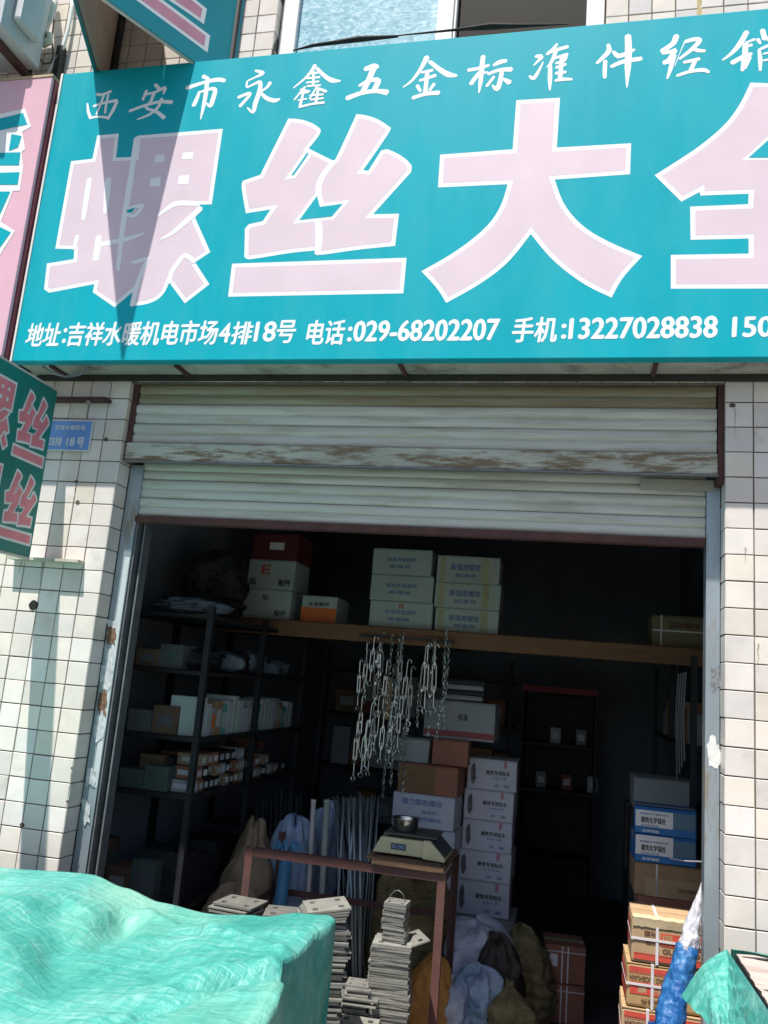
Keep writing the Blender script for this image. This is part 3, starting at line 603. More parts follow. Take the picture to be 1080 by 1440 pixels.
# ------------------------------------------------------------------ pink neighbour sign
PY = -.245
psign = thing('neighbour_sign', 'pink sign board with teal outlined character at the left edge beside the teal sign', 'sign', (-1.0, PY, 2.83))
pr_ = at(79, 118, PY); pb_ = at(-4, 500, PY)
xr_ = (pr_.x+pb_.x)/2-.004
part('board', MB().box(-2.4, xr_, PY, PY+.02, 2.80, 4.262), pinkface, psign, bevel=.002)
part('side', MB().box(xr_-.012, xr_+.006, PY+.0205, PY+.062, 2.80, 4.262), maroon, psign, bevel=.002)
part('top_trim', MB().box(-2.4, xr_+.004, PY-.003, PY+.1, 4.2625, 4.275), M('tan trim', (.45, .33, .2), .7), psign)
part('body', MB().box(-2.39, xr_-.02, PY+.0205, -.01, 2.82, 4.25), galv_d, psign)
kk = 3.512; tp = lambda a, b: at(a/kk, 100+b/kk, PY)
wpoly = [[(-150, 245), (125, 185), (155, 275), (110, 300), (125, 385), (108, 400), (115, 480), (98, 592), (65, 592), (5, 745), (75, 790), (-10, 925), (-150, 950)]]
tpoly = [[(-140, 268), (115, 208), (136, 264), (-140, 325)], [(58, 312), (108, 322), (90, 378), (45, 395)], [(-140, 408), (103, 402), (95, 466), (-140, 466)], [(-140, 508), (98, 500), (88, 562), (-140, 562)], [(-140, 596), (52, 596), (-5, 722), (-140, 722)], [(-140, 770), (-5, 768), (55, 797), (-15, 895), (-140, 910)]]
wh = MB(); [wh.poly([(p.x, PY-.0012, p.z) for p in (tp(*q) for q in P)]) for P in wpoly]
A = part('large_character', wh, white_v, psign, fix=False)
tq = MB(); [tq.poly([(p.x, PY-.0024, p.z) for p in (tp(*q) for q in P)]) for P in tpoly]
part('infill', tq, teal_m, A, fix=False)

# ------------------------------------------------------------------ projecting signs
pale_in = M('pale sign lining', (.55, .47, .40), .6, .12, 8, .1, 30, trans=.3)
A0 = Vector((-.112, -.758, 4.308)); WL = Vector((-.392, -.004, 4.308)); WR = Vector((.312, -.004, 4.308)); HV = 1.35
vs_ = thing('wedge_sign', 'wedge shaped teal projecting sign jutting from the wall above the main sign', 'sign', (0, -.2, 4.308))
def panel(P, Q, th, z0, z1, mat, name, par, side):
    d = (Q-P).normalized(); nrm = Vector((d.y, -d.x, 0))*side
    b = MB(); v = []
    for z in (z0, z1):
        for s in (0, th): v += [P+nrm*s+Vector((0, 0, z-P.z)), Q+nrm*s+Vector((0, 0, z-P.z))]
    b.v = [tuple(x) for x in v]; b.f = [(0, 1, 3, 2), (4, 6, 7, 5), (0, 4, 5, 1), (2, 3, 7, 6), (0, 2, 6, 4), (1, 5, 7, 3)]
    return part(name, b, mat, par)
panel(A0, WR, .006, 4.308, 4.308+HV, teal_d if False else M('teal panel', (.010, .28, .34), .4, .08, 2, .05, 8), 'panel', vs_, 1)
panel(A0, WL, .006, 4.308, 4.308+HV, M('teal panel', (.010, .28, .34)), 'panel', vs_, -1)
dR = (WR-A0).normalized(); nR = Vector((dR.y, -dR.x, 0)); dL = (WL-A0).normalized(); nL = Vector((-dL.y, dL.x, 0))
panel(A0-nR*.022+dR*.05, WR-nR*.022-dR*.02, .014, 4.32, 4.308+HV-.01, pale_in, 'lining', vs_, 1)
panel(A0-nL*.022+dL*.05, WL-nL*.022-dL*.02, .014, 4.32, 4.308+HV-.01, pale_in, 'lining', vs_, -1)
panel(A0+Vector((0, 0, -.004)), WR+Vector((0, 0, -.004)), .012, 4.30, 4.312, M('pale trim', (.5, .5, .45), .5), 'trim', vs_, -1)
panel(A0+Vector((0, 0, -.004)), WL+Vector((0, 0, -.004)), .012, 4.30, 4.312, M('dark teal trim', (.01, .12, .12), .5), 'trim', vs_, 1)
part('wall_post', MB().box(-.375, -.335, -.045, -.008, 4.31, 5.6).box(.285, .31, -.045, -.008, 4.31, 5.6), black_m, vs_)
LR = (WR-A0).length
def onR(u, v, o): p = A0+dR*u+nR*(.006+o); return (p.x, p.y, 4.308+v)
def remap(G, u0, u1, v0, v1, fn):
    """the same character fitted to another board"""
    g = GL[G]; ox, oy, s = g['o']; q = [base(ox+a/s, oy+b/s) for p in g['out']+g.get('extra', []) for a, b in p]
    x0 = min(a for a, b in q); x1 = max(a for a, b in q); z0 = min(b for a, b in q); z1 = max(b for a, b in q)
    return lambda u, v, o: fn(u0+(u-x0)/(x1-x0)*(u1-u0), v0+(v-z0)/(z1-z0)*(v1-v0), o)
base = lambda px, py: (lambda p: (p.x, p.z))(at(px, py, SY))
glyph('large_character', 'si', remap('si', .10, .70, .09, .60, onR), vs_, (white_v, M('rose vinyl wedge', (.62, .28, .36), .42, .1, 9), MATS['teal panel']), border=.03)
# lower hanging board
hx = -.300
hs_ = thing('hanging_sign', 'dark teal projecting board with two rows of rose characters left of the doorway', 'sign', (hx, -.4, 1.96))
part('panel', MB().box(hx-.03, hx, -.90, -.100, 1.950, 2.715), teal_d, hs_, bevel=.003)
for k in (2.7155, 1.9395): part('trim', MB().box(hx-.031, hx-.001, -.90, -.10, k, k+.0098), M('pale trim', (.5, .5, .45), .5), hs_)
def onH(u, v, o): return (hx+o, u, v)
rv = (pale_v, red_v, teal_d)
for (z0, z1, d) in ((2.345, 2.66, 0.), (1.995, 2.305, .003)):
    glyph('large_character', 'si', remap('si', -.34+d, -.115+d, z0, z1, onH), hs_, rv, border=.03)
    glyph('large_character', 'luo', remap('luo', -.60+d, -.362+d, z0, z1, onH), hs_, rv, border=.03)
br = MB(); a, b = at(17, 783, -.02), at(116, 790, -.02)
br.box(a.x, b.x, -.055, -.002, 1.945, 1.957)
part('bracket', br, M('pale bracket', (.5, .46, .38), .6, .2, 12), hs_)
a, b = at(62, 562, -.03), at(152, 567, -.03)
part('bracket', MB().box(a.x, b.x, -.055, -.003, a.z-.007, a.z+.007).tube([(a.x+.02, -.05, a.z), (a.x+.02, -.05, a.z+.05)], .012), rust_dark, hs_)
part('screw', MB().tube([at(124, 566, -.05), at(124, 566, -.07)], .011, 10), galv_d, hs_)
# blue number plate
q = [at(70, 590, -.012), at(146, 591, -.012), at(141, 635, -.012), at(62, 634, -.012)]
x0, x1, z0, z1 = -.39, -.153, at(100, 634, -.012).z, at(110, 591, -.012).z
npz = thing('number_plate', 'small blue enamel address plate with white border on the left tiled pillar', 'plate', (x0, -.012, z0))
part('plate', MB().box(x0, x1, -.012, -.008, z0, z1), white_pl, npz)
part('face', MB().box(x0+.005, x1-.005, -.0135, -.0122, z0+.005, z1-.005), blue_pl, npz)
b = MB(); text_on(b, '吉祥水暖机电', fl(x0+.045, x1-.035, z1-.048, z1-.024, -.0142), .015)
text_on(b, '四排', fl(x0+.022, x0+.092, z0+.022, z0+.064, -.0142), .02); text_on(b, '18', fl(x0+.118, x0+.158, z0+.024, z0+.062, -.0142), .03); text_on(b, '号', fl(x0+.17, x0+.208, z0+.018, z0+.064, -.0142), .02)
part('lettering', b, wht_p, npz, fix=False)

# ------------------------------------------------------------------ air conditioner, pipes, cables top left
acx = -.70
ac = thing('air_conditioner', 'grey outdoor air conditioner unit hanging on the wall above the pink sign', 'air conditioner', (acx-.4, -.3, 4.42))
part('casing', MB().box(acx-.78, acx, -.42, -.12, 4.42, 4.98), ac_m, ac, bevel=.012)
for k in (.10, .70): part('foot', MB().box(acx-k, acx-k+.04, -.46, -.02, 4.395, 4.4195), rust_dark, ac)
part('valve_cover', MB().box(acx+.001, acx+.05, -.36, -.2, 4.50, 4.78), ac_m, ac, bevel=.015)
part('bracket', MB().box(acx+.02, acx+.05, -.05, -.006, 4.30, 4.62), black_m, ac)
cable = MB()
def W(px, py, Y): return at(px, py, Y)
solo('conduit', MB().tube([W(103, -14, -.03), W(101, 12, -.03), W(96, 40, -.03), W(90, 62, -.035), W(82, 80, -.04), W(72, 96, -.04), W(64, 112, -.04)], .0105, 10), white_pl,
     'white plastic conduit curving down the tiled wall behind the pink sign', 'pipe', tuple(W(90, 60, -.03)), smooth=True)
solo('insulated_pipe', MB().tube([W(74, -12, -.05), W(75, 4, -.06), W(72, 18, -.07), W(64, 34, -.07), W(56, 46, -.08), W(48, 50, -.1)], [.022, .024, .021, .024, .02, .018], 10), M('wrapped tape', (.66, .65, .62), .6, .15, 25, .8, 30),
     'lumpy white taped refrigerant pipe running from the air conditioner up the wall', 'pipe', tuple(W(70, 20, -.06)), smooth=True)
solo('pipe_coil', MB().tube([W(62, 46, -.1), W(70, 50, -.1), (W(70, 58, -.1)), W(62, 63, -.1), W(58, 56, -.1), W(62, 48, -.1)], .017, 10), M('cream foam', (.60, .62, .48), .7, .2, 20),
     'cream foam pipe end curled beside the air conditioner', 'pipe', tuple(W(64, 56, -.1)), smooth=True)
solo('power_cable', MB().tube([W(22, -5, -.2), W(26, 14, -.18), W(32, 30, -.16), W(42, 42, -.14), W(50, 62, -.12), W(54, 80, -.1), W(62, 90, -.1), (W(72, 88, -.1)), W(75, 78, -.09), W(73, 55, -.08), W(76, 28, -.07)], .0042, 6), black_m,
     'black cable looping below the air conditioner', 'cable', tuple(W(50, 60, -.1)), smooth=True)
solo('power_cable', MB().tube([W(25, 34, -.17), W(34, 36, -.16), W(46, 44, -.15), W(56, 44, -.13)], [.008, .006, .009, .006], 6), black_m,
     'short bundle of black wires tied at the air conditioner corner', 'cable', tuple(W(40, 40, -.15)), smooth=True)
solo('wall_bracket', MB().tube([W(46, 60, -.06), W(38, 104, -.06)], .022, 4), black_m, 'black steel wall bracket standing between air conditioner and conduit', 'bracket', tuple(W(42, 90, -.06)))
solo('sagging_cable', MB().tube([W(60, 515, -.17), W(72, 524, -.16), W(92, 530, -.15), (W(112, 527, -.15)), W(126, 517, -.16)], .006, 6), galv_d, 'grey cable sagging under the left end of the teal sign', 'cable', tuple(W(92, 530, -.15)), smooth=True)
solo('loose_felt', MB().tube([W(412, 71, -.12), W(440, 64, -.12), W(470, 60, -.12), W(505, 55, -.12), W(560, 51, -.12)], [.003, .008, .010, .014, .006], 5).tube([W(560, 50, -.12), W(640, 42, -.12), W(690, 37, -.12), W(740, 36, -.12), W(800, 34, -.12)], [.003, .006, .016, .008, .002], 5), M('black felt', (.025, .022, .02), .95, .4, 20, .8, 40),
     'torn black roofing felt lying along the top edge of the teal sign', 'felt', tuple(W(560, 50, -.12)))

# ------------------------------------------------------------------ cartons
def carton(label, loc, wd, dp, ht, mat, rz=0, group=None, name='carton', tape=True, bev=.004):
    """body with folded flap gap on top, tape; origin at the foot of its middle"""
    o = thing(name, label, 'box', loc, rz, group)
    b = MB().box(-wd/2, wd/2, -dp/2, dp/2, 0, ht-.004)
    q = random.Random(int(wd*1e4+loc[0]*1e3+loc[2]*997)); b.v = [(x+q.uniform(-.0022, .0022), y+q.uniform(-.001, .001)+(0 if y < 0 else 0), z_+q.uniform(-.002, .0) if z_ > .01 else z_) for x, y, z_ in b.v]
    me = b.mesh('body', mat, bevel=bev)
    bo = link('body', me, o)
    fl_ = MB().box(-wd/2+.001, wd/2-.001, -dp/2+.001, -.003, ht-.0038, ht-.0005).box(-wd/2+.001, wd/2-.001, .003, dp/2-.001, ht-.0038, ht)
    link('flap', fl_.mesh('flap', mat), o)
    if tape: link('tape', MB().box(-wd/2-.0012, wd/2+.0012, -.022, .022, ht-.0001, ht+.0012).box(-wd/2-.0012, -wd/2-.0004, -.022, .022, ht*.7, ht+.0012).mesh('tape', tape_m), o)
    return o
def lettering(o, mat, items, wd, dp, name='lettering'):
    """items: (body, u0, u1, v0, v1[, 180]) on the front face, metres"""
    for it in items:
        b = MB(); fn = (fl180 if len(it) > 5 and it[5] else fl)(it[1], it[2], it[3], it[4], -dp/2-.0014); text_on(b, it[0], fn, .025)
        q = link(name, b.mesh(name, mat, fix=False), o)
    return q
def band(o, mat, rects, dp, name='printed_band', k=-.0010):
    for i, (a, c, d, e) in enumerate(rects):
        b = MB(); y = -dp/2+k-.00015*i; b.v = [(a, y, d), (c, y, d), (c, y, e), (a, y, e)]; b.f = [(0, 1, 2, 3)]; q = link(name, b.mesh(name, mat, fix=False), o)
    return q
def place(px0, px1, pyt, pyb, Y, dp):
    """front face seen between these edges at depth Y -> centre, width, height"""
    a = at((px0+px1)/2, pyb, Y); t = at((px0+px1)/2, pyt, Y); l = at(px0, (pyt+pyb)/2, Y); r = at(px1, (pyt+pyb)/2, Y)
    return (a.x+t.x)/2, Y+dp/2, a.z, r.x-l.x, t.z-a.z

# loft
LZ = 1.865
loft = thing('loft_shelf', 'long raw wooden loft shelf spanning the shop above head height', 'shelf', (1.3, 2.0, LZ))
part('board', MB().box(XL, XRW, 1.6, 2.06, LZ-.022, LZ), wood_m, loft, bevel=.003); part('board', MB().box(XL, XRW, 2.07, 2.52, LZ-.022, LZ), wood_m, loft, bevel=.003)
part('front_beam', MB().box(XL, XRW, 1.57, 1.599, LZ-.10, LZ-.004), wood_m, loft, bevel=.004)
for x in (.4, 1.3, 2.2): part('joist', MB().box(x-.03, x+.03, 1.6, 2.52, LZ-.08, LZ-.023), wood_old, loft)
# boxes on the loft
def on_loft(px0, px1, pyt, pyb, lab, mat, dp=.30, Y=1.66, z=None, rz=0, group=None):
    x, y, z0, wd, ht = place(px0, px1, pyt, pyb, Y, dp); z = LZ+.001 if z is None else z
    return carton(lab, (x, y, z), wd, dp, ht-.001, mat, rz, group), wd, dp, ht
z = LZ+.001
o, wd, dp, ht = on_loft(343, 409, 820, 862, 'lower pale carton of the small left stack on the loft shelf', card_g); z += ht
lettering(o, ink, [('NO', -wd*.1, wd*.02, ht*.62, ht*.8), ('配件', wd*.18, wd*.42, ht*.12, ht*.3)], wd, dp); band(o, card_gr, [(-wd*.45, wd*.45, ht*.06, ht*.09)], dp)
o, wd, dp, ht2 = on_loft(349, 415, 779, 820, 'white carton with red mark under the dark red box on the loft', card_g, z=z); z += ht2
lettering(o, red_p, [('E', -wd*.2, -wd*.02, ht*.5, ht*.8)], wd, dp, 'red_mark'); lettering(o, ink, [('配件', wd*.18, wd*.44, ht*.12, ht*.34), ('品', -wd*.45, -wd*.3, ht*.12, ht*.34)], wd, dp)
o, wd, dp, ht3 = on_loft(356, 420, 742, 779, 'dark red carton with white label topmost on the left loft stack', card_r, z=z)
band(o, wht_p, [(-wd*.12, wd*.2, ht*.35, ht*.6)], dp)
o, wd, dp, ht = on_loft(424, 474, 829, 866, 'small white and orange carton alone on the loft shelf', card_g)
band(o, ora_p, [(-wd*.495, wd*.495, .003, ht*.55)], dp); lettering(o, ink, [('五金配件', -wd*.3, wd*.3, ht*.62, ht*.76)], wd, dp)
z = LZ+.001
for i, (a, b, t, f, lab) in enumerate(((519, 608, 841, 879, 'bottom grey green carton of the loft stack above the hanging chains'), (521, 609, 804, 841, 'middle grey green carton of the loft stack above the hanging chains'), (524, 607, 768, 804, 'topmost grey green carton of the loft stack above the hanging chains'))):
    o, wd, dp, ht = on_loft(a, b, t, f, lab, card_g, z=z, group='grey green cartons on the loft'); z += ht
    lettering(o, ink_b, [('标准件紧固件', -wd*.25, wd*.25, ht*.5, ht*.66), ('高强度', -wd*.2, wd*.15, ht*.25, ht*.38)], wd, dp)
    if i == 0: lettering(o, red_p, [('优', -wd*.04, wd*.05, ht*.72, ht*.9)], wd, dp, 'red_mark')
z = LZ+.001
card_y2 = M('faded yellow green carton', (.45, .47, .43), .7, .1, 6, .1, 60)
for i, (a, b, t, f, lab) in enumerate(((611, 700, 849, 883, 'bottom carton with yellow edges right of the grey green loft stack'), (611, 703, 813, 849, 'middle carton with blue print and yellow edges on the loft'), (614, 702, 776, 813, 'worn topmost carton of the yellow edged loft stack'))):
    o, wd, dp, ht = on_loft(a, b, t, f, lab, card_y2 if i == 2 else card_g, z=z, rz=.02, group='yellow edged cartons on the loft'); z += ht
    band(o, M('yellow print', (.42, .40, .24), .6), [(-wd*.45, -wd*.36, .004, ht-.006), (wd*.22, wd*.33, .004, ht-.006)], dp)
    lettering(o, ink_b, [('高强度螺栓', -wd*.28, wd*.2, ht*.45, ht*.7), ('标准件', -wd*.2, wd*.15, ht*.18, ht*.34)], wd, dp)
o, wd, dp, ht = on_loft(917, 1000, 855, 899, 'olive brown carton with pale string at the right end of the loft', M('olive card', (.20, .17, .10), .8, .15, 6))
band(o, strap_m, [(-wd*.5, wd*.5, ht*.48, ht*.53), (-wd*.36, -wd*.33, 0, ht)], dp, 'strap')
lettering(o, ink_br, [('国标螺栓', -wd*.2, wd*.3, ht*.6, ht*.8)], wd, dp)

# bags: a superellipsoid of folded film or woven cloth
def bag(name, label, loc, sx, sy, sz, mat, seed=1, rough=.12, neck=.0, lean=(0, 0), n=56, cat='sack', group=None, e=.75, tie=True, rz=0, folds=0.):
    q = random.Random(seed); off = Vector((q.uniform(0, 50), q.uniform(0, 50), q.uniform(0, 50))); b = MB(); rows = 22 if n < 20 else 48
    for i in range(rows+1):
        th = math.pi*i/rows; zz = -math.cos(th); t = (zz+1)/2; rr = math.sin(th)**e
        if neck and t > .72: rr = max(rr*(1-neck*min(1, (t-.72)/.18)), .13) if i < rows else .1
        for j in range(n):
            a = 2*math.pi*j/n; d = Vector((math.cos(a), math.sin(a), zz*.8))
            w2 = d+.35*Vector((noise.noise(d*2+off), noise.noise(d*2+off*2), noise.noise(d*2-off))); f = 1+rough*(noise.noise(d*1.6+off)*1.5+noise.noise(d*4.5+off)*.5-1.0*(1-min(1, 5*abs(noise.noise(w2*2.6+off))))*.55-.30*(1-min(1, 4*abs(noise.noise(w2*6+off)))))+(folds*math.sin(zz*26+3*noise.noise(d*2+off)) if folds else 0)
            ff = f*(1+.05*math.sin(a*7+off.x+t*9)*(t > .55)*bool(neck))
            x = sx*rr*ff*math.cos(a); y = sy*rr*ff*math.sin(a); zq = sz*max(0, t*(1+rough*.5*noise.noise(d*2+off)))
            if t < .1: zq = 0 if i == 0 else zq*.7
            b.v.append((x+lean[0]*t*t, y+lean[1]*t*t, zq))
    for i in range(rows):
        for j in range(n): k = i*n; b.f.append((k+j, k+(j+1) % n, k+n+(j+1) % n, k+n+j))
    b.f.append(tuple(range(n))); b.f.append(tuple(rows*n+j for j in range(n)))
    o = thing(name, label, cat, loc, rz, group); link('body', b.mesh('body', mat, smooth=True), o)
    if neck and tie:
        zt = sz*.9; c = (lean[0]*.81, lean[1]*.81)
        link('tie', MB().tube([(c[0]+sx*.17*math.cos(a), c[1]+sy*.17*math.sin(a), zt) for a in [k*.6283 for k in range(11)]], .004, 6).mesh('tie', twine_m), o)
    return o
bag('plastic_bag', 'black plastic bag slumped on the rack top left of the carton stack', (.02, 1.05, 1.802), .22, .25, .13, sack_k, 3, .3, cat='bag')
bag('plastic_bag', 'taller dark bag heaped on top of the rack at the far left', (-.02, 1.25, 1.802), .17, .2, .42, sack_k, 9, .22, cat='bag')
bag('plastic_bag', 'flat crumpled clear bag in front of the dark bags on top of the rack', (.06, .80, 1.802), .18, .14, .085, sack_c, 4, .35, cat='bag')

# ------------------------------------------------------------------ hanging turnbuckles and chains
def ringpts(c, r, a0, a1, n=10, ax='xz'):
    return [(c[0]+r*math.cos(a0+(a1-a0)*i/n), c[1], c[2]+r*math.sin(a0+(a1-a0)*i/n)) for i in range(n+1)]
def turnbuckle(label, x, y, ztop, ln, rz, group='turnbuckles hanging from the loft edge', rr=.0038):
    o = thing('turnbuckle', label, 'turnbuckle', (x, y, ztop-ln), rz, group)
    b = MB(); c = ln*.30; d = ln*.70; w_ = .011
    b.tube([(-.002, 0, c), (-w_, 0, c+.012), (-w_, 0, d-.012), (-.002, 0, d)], rr, 6); b.tube([(.002, 0, c), (w_, 0, c+.012), (w_, 0, d-.012), (.002, 0, d)], rr, 6)
    b.box(-.006, .006, -.006, .006, c-.008, c+.008).box(-.006, .006, -.006, .006, d-.008, d+.008)
    link('frame', b.mesh('frame', zinc_b, smooth=False), o)
    link('hook', MB().tube([(0, 0, d-.03), (0, 0, ln-.035)]+[(.012-.012*math.cos(a), 0, ln-.035+.0+.02*math.sin(a)+.008) for a in (0, .6, 1.2, 1.8, 2.5, 3.1)], rr*.85, 6).mesh('hook', zinc_b), o)
    link('eye', MB().tube([(0, 0, c+.03), (0, 0, .026)]+[(.013*math.sin(a), 0, .013+.013*math.cos(a)) for a in [k*.5 for k in range(13)]], rr*.85, 6).mesh('eye', zinc_b), o)
    return o
_lk = {}
def chain(label, x, y, ztop, n, s=.028, group='chains hanging from the loft edge', dx=0.):
    o = thing('chain', label, 'chain', (x, y, ztop), 0, group)
    if s not in _lk:
        P = [(s*.26*math.cos(a), 0, s*.5*math.sin(a)) for a in [k*math.pi/5 for k in range(11)]]
        _lk[s] = MB().tube(P, s*.085, 5, cap=False).mesh('link', zinc_b)
    for i in range(n):
        l = link('link', _lk[s], o, (dx*(i/n)**2+rnd.uniform(-.001, .001), rnd.uniform(-.001, .001), -(i+.5)*s*.80)); l.rotation_euler = (rnd.uniform(-.08, .08), rnd.uniform(-.1, .1), (i % 2)*1.57+.5+rnd.uniform(-.3, .3))
    return o
YC = 1.52
def hz(px, py): p = at(px, py, YC); return p.x, p.z
solo('hanging_rail', MB().tube([(*[hz(505, 893)[0]], YC, 1.80), (hz(640, 890)[0], YC, 1.80)], .006, 8).tube([(hz(560, 890)[0], YC, 1.80), (hz(560, 890)[0], YC+.05, 1.80)], .005, 6).tube([(hz(620, 890)[0], YC, 1.80), (hz(620, 890)[0], YC+.05, 1.80)], .005, 6), rod_d,
     'thin steel rail under the loft beam carrying the chains', 'rail', (1.2, YC, 1.80))
TB = [(516, 912, 975, 'hooked on the far left of the cluster'), (526, 892, 965, None), (534, 908, 985, None), (541, 888, 975, 'with a round eye, beside the brown roll'), (512, 975, 1060, None), (520, 985, 1085, None),
      (505, 1010, 1098, 'lowest of all, ending in a big round eye'), (514, 1010, 1094, None), (532, 975, 1062, None), (528, 998, 1050, None), (568, 900, 985, None), (580, 935, 1022, 'large, at the right edge of the left cluster'), (574, 975, 1030, None),
      (597, 905, 1000, 'left of the three long ones hung together'), (604, 903, 1004, 'middle of the three long ones hung together'), (617, 905, 1002, 'right of the three long ones hung together'), (556, 960, 1050, None), (519, 900, 990, None), (531, 920, 1012, None), (537, 900, 960, None), (545, 925, 1005, None), (571, 925, 1012, None), (565, 975, 1060, None), (523, 1015, 1092, None), (509, 925, 1000, None), (608, 920, 1005, None), (540, 1000, 1075, None), (552, 1005, 1080, None)]
for i, (px, a, b, l) in enumerate(TB):
    x, zt = hz(px, a); _, zb = hz(px, b)
    lab = 'bright steel turnbuckle '+(l if l else 'in the dense cluster left of the grey cartons')
    t_ = turnbuckle(lab, x, YC+rnd.uniform(-.03, .02), zt, zt-zb, rnd.uniform(-.7, .7), rr=.0050 if l else .0042)
    t_.rotation_euler[1] = rnd.uniform(-.05, .05)
CH = [(552, 892, 22), (561, 892, 24), (568, 890, 20), (549, 1000, 20), (556, 990, 22), (545, 1040, 15), (572, 1020, 18), (567, 1018, 14), (590, 960, 12), (628, 882, 20), (631, 905, 24), (612, 900, 26), (619, 985, 9), (553, 935, 26), (562, 950, 22)]
for i, (px, a, n_) in enumerate(CH):
    x, zt = hz(px, a)
    chain({9: 'bright chain at the right end, looped over the beam', 5: 'short chain tail hanging lowest in the middle', 8: 'short chain between the two hanging clusters', 11: 'long fine chain in the right hand cluster'}.get(i, 'thin steel chain in the hanging clusters under the loft beam'), x, YC+.02*math.sin(i*2.1), zt, n_, .026 if i not in (9, 12) else .030, dx=rnd.uniform(-.012, .012))
# anything that hangs lower hangs on an upper piece
x, zt = hz(546, 952); _, zb = hz(546, 1012)
solo('paper_roll', MB().lathe([(0, 0), (.026, 0), (.028, .02), (.027, zt-zb-.03), (.02, zt-zb), (0, zt-zb)], 16, (x, YC+.03, zb)), M('brown paper', (.26, .18, .09), .8, .25, 20), 'brown paper roll hanging among the turnbuckles', 'roll', (x, YC+.03, zb))

# ------------------------------------------------------------------ left rack
rk = thing('metal_rack', 'dark angle iron rack of shelves along the left wall', 'rack', (0, 1.2, GZ))
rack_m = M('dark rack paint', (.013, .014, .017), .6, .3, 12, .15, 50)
RX0, RX1, RY0, RY1 = XL+.01, .26, .62, 2.2
for x in (RX0+.02, RX1):
    for y in (RY0, 1.38, RY1): part('post', MB().box(x-.015, x+.015, y-.015, y-.011, GZ, 1.84).box(x+.011, x+.015, y-.011, y+.015, GZ, 1.84), rack_m, rk)
SHZ = [.42, .93, 1.20, 1.52, 1.80]
for zz in SHZ: part('shelf', MB().box(RX0+.002, RX1+.020, RY0-.02, RY1+.02, zz-.022, zz), rack_m, rk, bevel=.003)
# goods on the rack, their faces to the aisle
def small_box(label, x, y, z, wd, dp, ht, mat, rz=0., group=None, txt=None):
    o = thing('small_carton', label, 'box', (x, y, z), rz, group)
    link('body', MB().box(-dp/2, dp/2, -wd/2, wd/2, 0, ht).mesh('body', mat, bevel=.002), o)
    lb = MB().box(dp/2+.0004, dp/2+.0012, -wd*.32, wd*.32, ht*.25, ht*.75).mesh('label', txt or wht_p); link('label', lb, o)
    link('front_label', MB().box(-dp*.3, dp*.3, -wd/2-.0012, -wd/2-.0004, ht*.3, ht*.7).mesh('front_label', txt or wht_p), o)
    return o
q = random.Random(11)
cols = [card_g, card_w, card_gr, card, M('teal card', (.12, .34, .32), .7, .1, 6), card_w, card_g]
y = RY0+.05; i = 0
names = ['pale', 'white', 'grey', 'brown', 'teal', 'white tall', 'pale green']
while y < RY1-.1:
    wd = q.choice((.05, .06, .075)); ht = q.uniform(.13, .2); m_ = cols[i % 7]
    small_box(NTH(i)+' '+['pale green', 'white', 'grey', 'brown', 'teal', 'tall white', 'green grey'][i % 7]+' upright carton from the front post on the third rack shelf', RX1-.10, y+wd/2, SHZ[2]+.001, wd, .17, ht, m_, q.uniform(-.05, .05), 'upright cartons on the rack', txt=(ora_p if i == 2 else card_g)); y += wd+.006; i += 1
for r_, zz in ((0, SHZ[1]), (1, SHZ[1]+.062), (2, SHZ[1]+.124)):
    y = RY0+.06+.03*r_; i = 0
    while y < RY1-.35*r_-.15:
        wd = q.uniform(.055, .08)
        if q.random() < .85: i += 1; small_box(NTH(i-1)+' small labelled carton from the front post in the '+('bottom', 'middle', 'top')[r_]+' layer', RX1-.08, y+wd/2, zz+.001, wd, .13, .058, q.choice((card_d, rack_m, card_gr, rack_m, sack_t)), q.uniform(-.06, .06), 'small labelled cartons on the rack', txt=q.choice((wht_p, card_w, card_g)))
        y += wd+.006
y = RY0+.06
while y < 1.9:
    wd = q.uniform(.12, .2)
    bag('plastic_bag', 'crumpled bag of hardware on the upper rack shelf', (RX1-.13+q.uniform(-.02, .02), y+wd/2, SHZ[3]+.001), .10, wd/2, q.uniform(.07, .15), q.choice((sack_c, sack_c, sack_k, sack_t)), q.randrange(99), .28, cat='bag', group='bags on the upper rack shelf', n=18); y += wd+.01
y = RY0+.08; i = 0
while y < 2.0:
    wd = q.uniform(.16, .24); i += 1
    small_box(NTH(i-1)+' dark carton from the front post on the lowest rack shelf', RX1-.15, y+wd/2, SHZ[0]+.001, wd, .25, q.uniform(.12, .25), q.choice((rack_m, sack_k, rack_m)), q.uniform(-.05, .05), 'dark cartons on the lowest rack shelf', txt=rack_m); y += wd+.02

q = random.Random(23)
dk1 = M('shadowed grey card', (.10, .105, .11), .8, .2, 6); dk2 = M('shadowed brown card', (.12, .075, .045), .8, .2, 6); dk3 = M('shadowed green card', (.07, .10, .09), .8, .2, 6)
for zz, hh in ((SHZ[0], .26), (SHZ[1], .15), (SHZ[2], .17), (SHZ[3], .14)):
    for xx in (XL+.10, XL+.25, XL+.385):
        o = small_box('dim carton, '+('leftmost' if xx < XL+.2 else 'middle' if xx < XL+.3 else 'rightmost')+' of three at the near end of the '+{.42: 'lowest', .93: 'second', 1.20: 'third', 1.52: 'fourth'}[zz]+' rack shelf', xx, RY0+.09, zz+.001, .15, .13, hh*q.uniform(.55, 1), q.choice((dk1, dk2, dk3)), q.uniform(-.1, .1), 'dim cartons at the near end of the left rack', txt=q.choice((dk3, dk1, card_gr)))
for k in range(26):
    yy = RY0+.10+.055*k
    small_box(NTH(k)+' dim carton from the front in the deeper row on the second rack shelf', RX1-.26, yy, SHZ[1]+.001+.0, .05, .13, q.uniform(.12, .2), q.choice((dk1, dk2, dk3, card_d)), q.uniform(-.08, .08), 'deeper row of small cartons on the second rack shelf', txt=dk1)
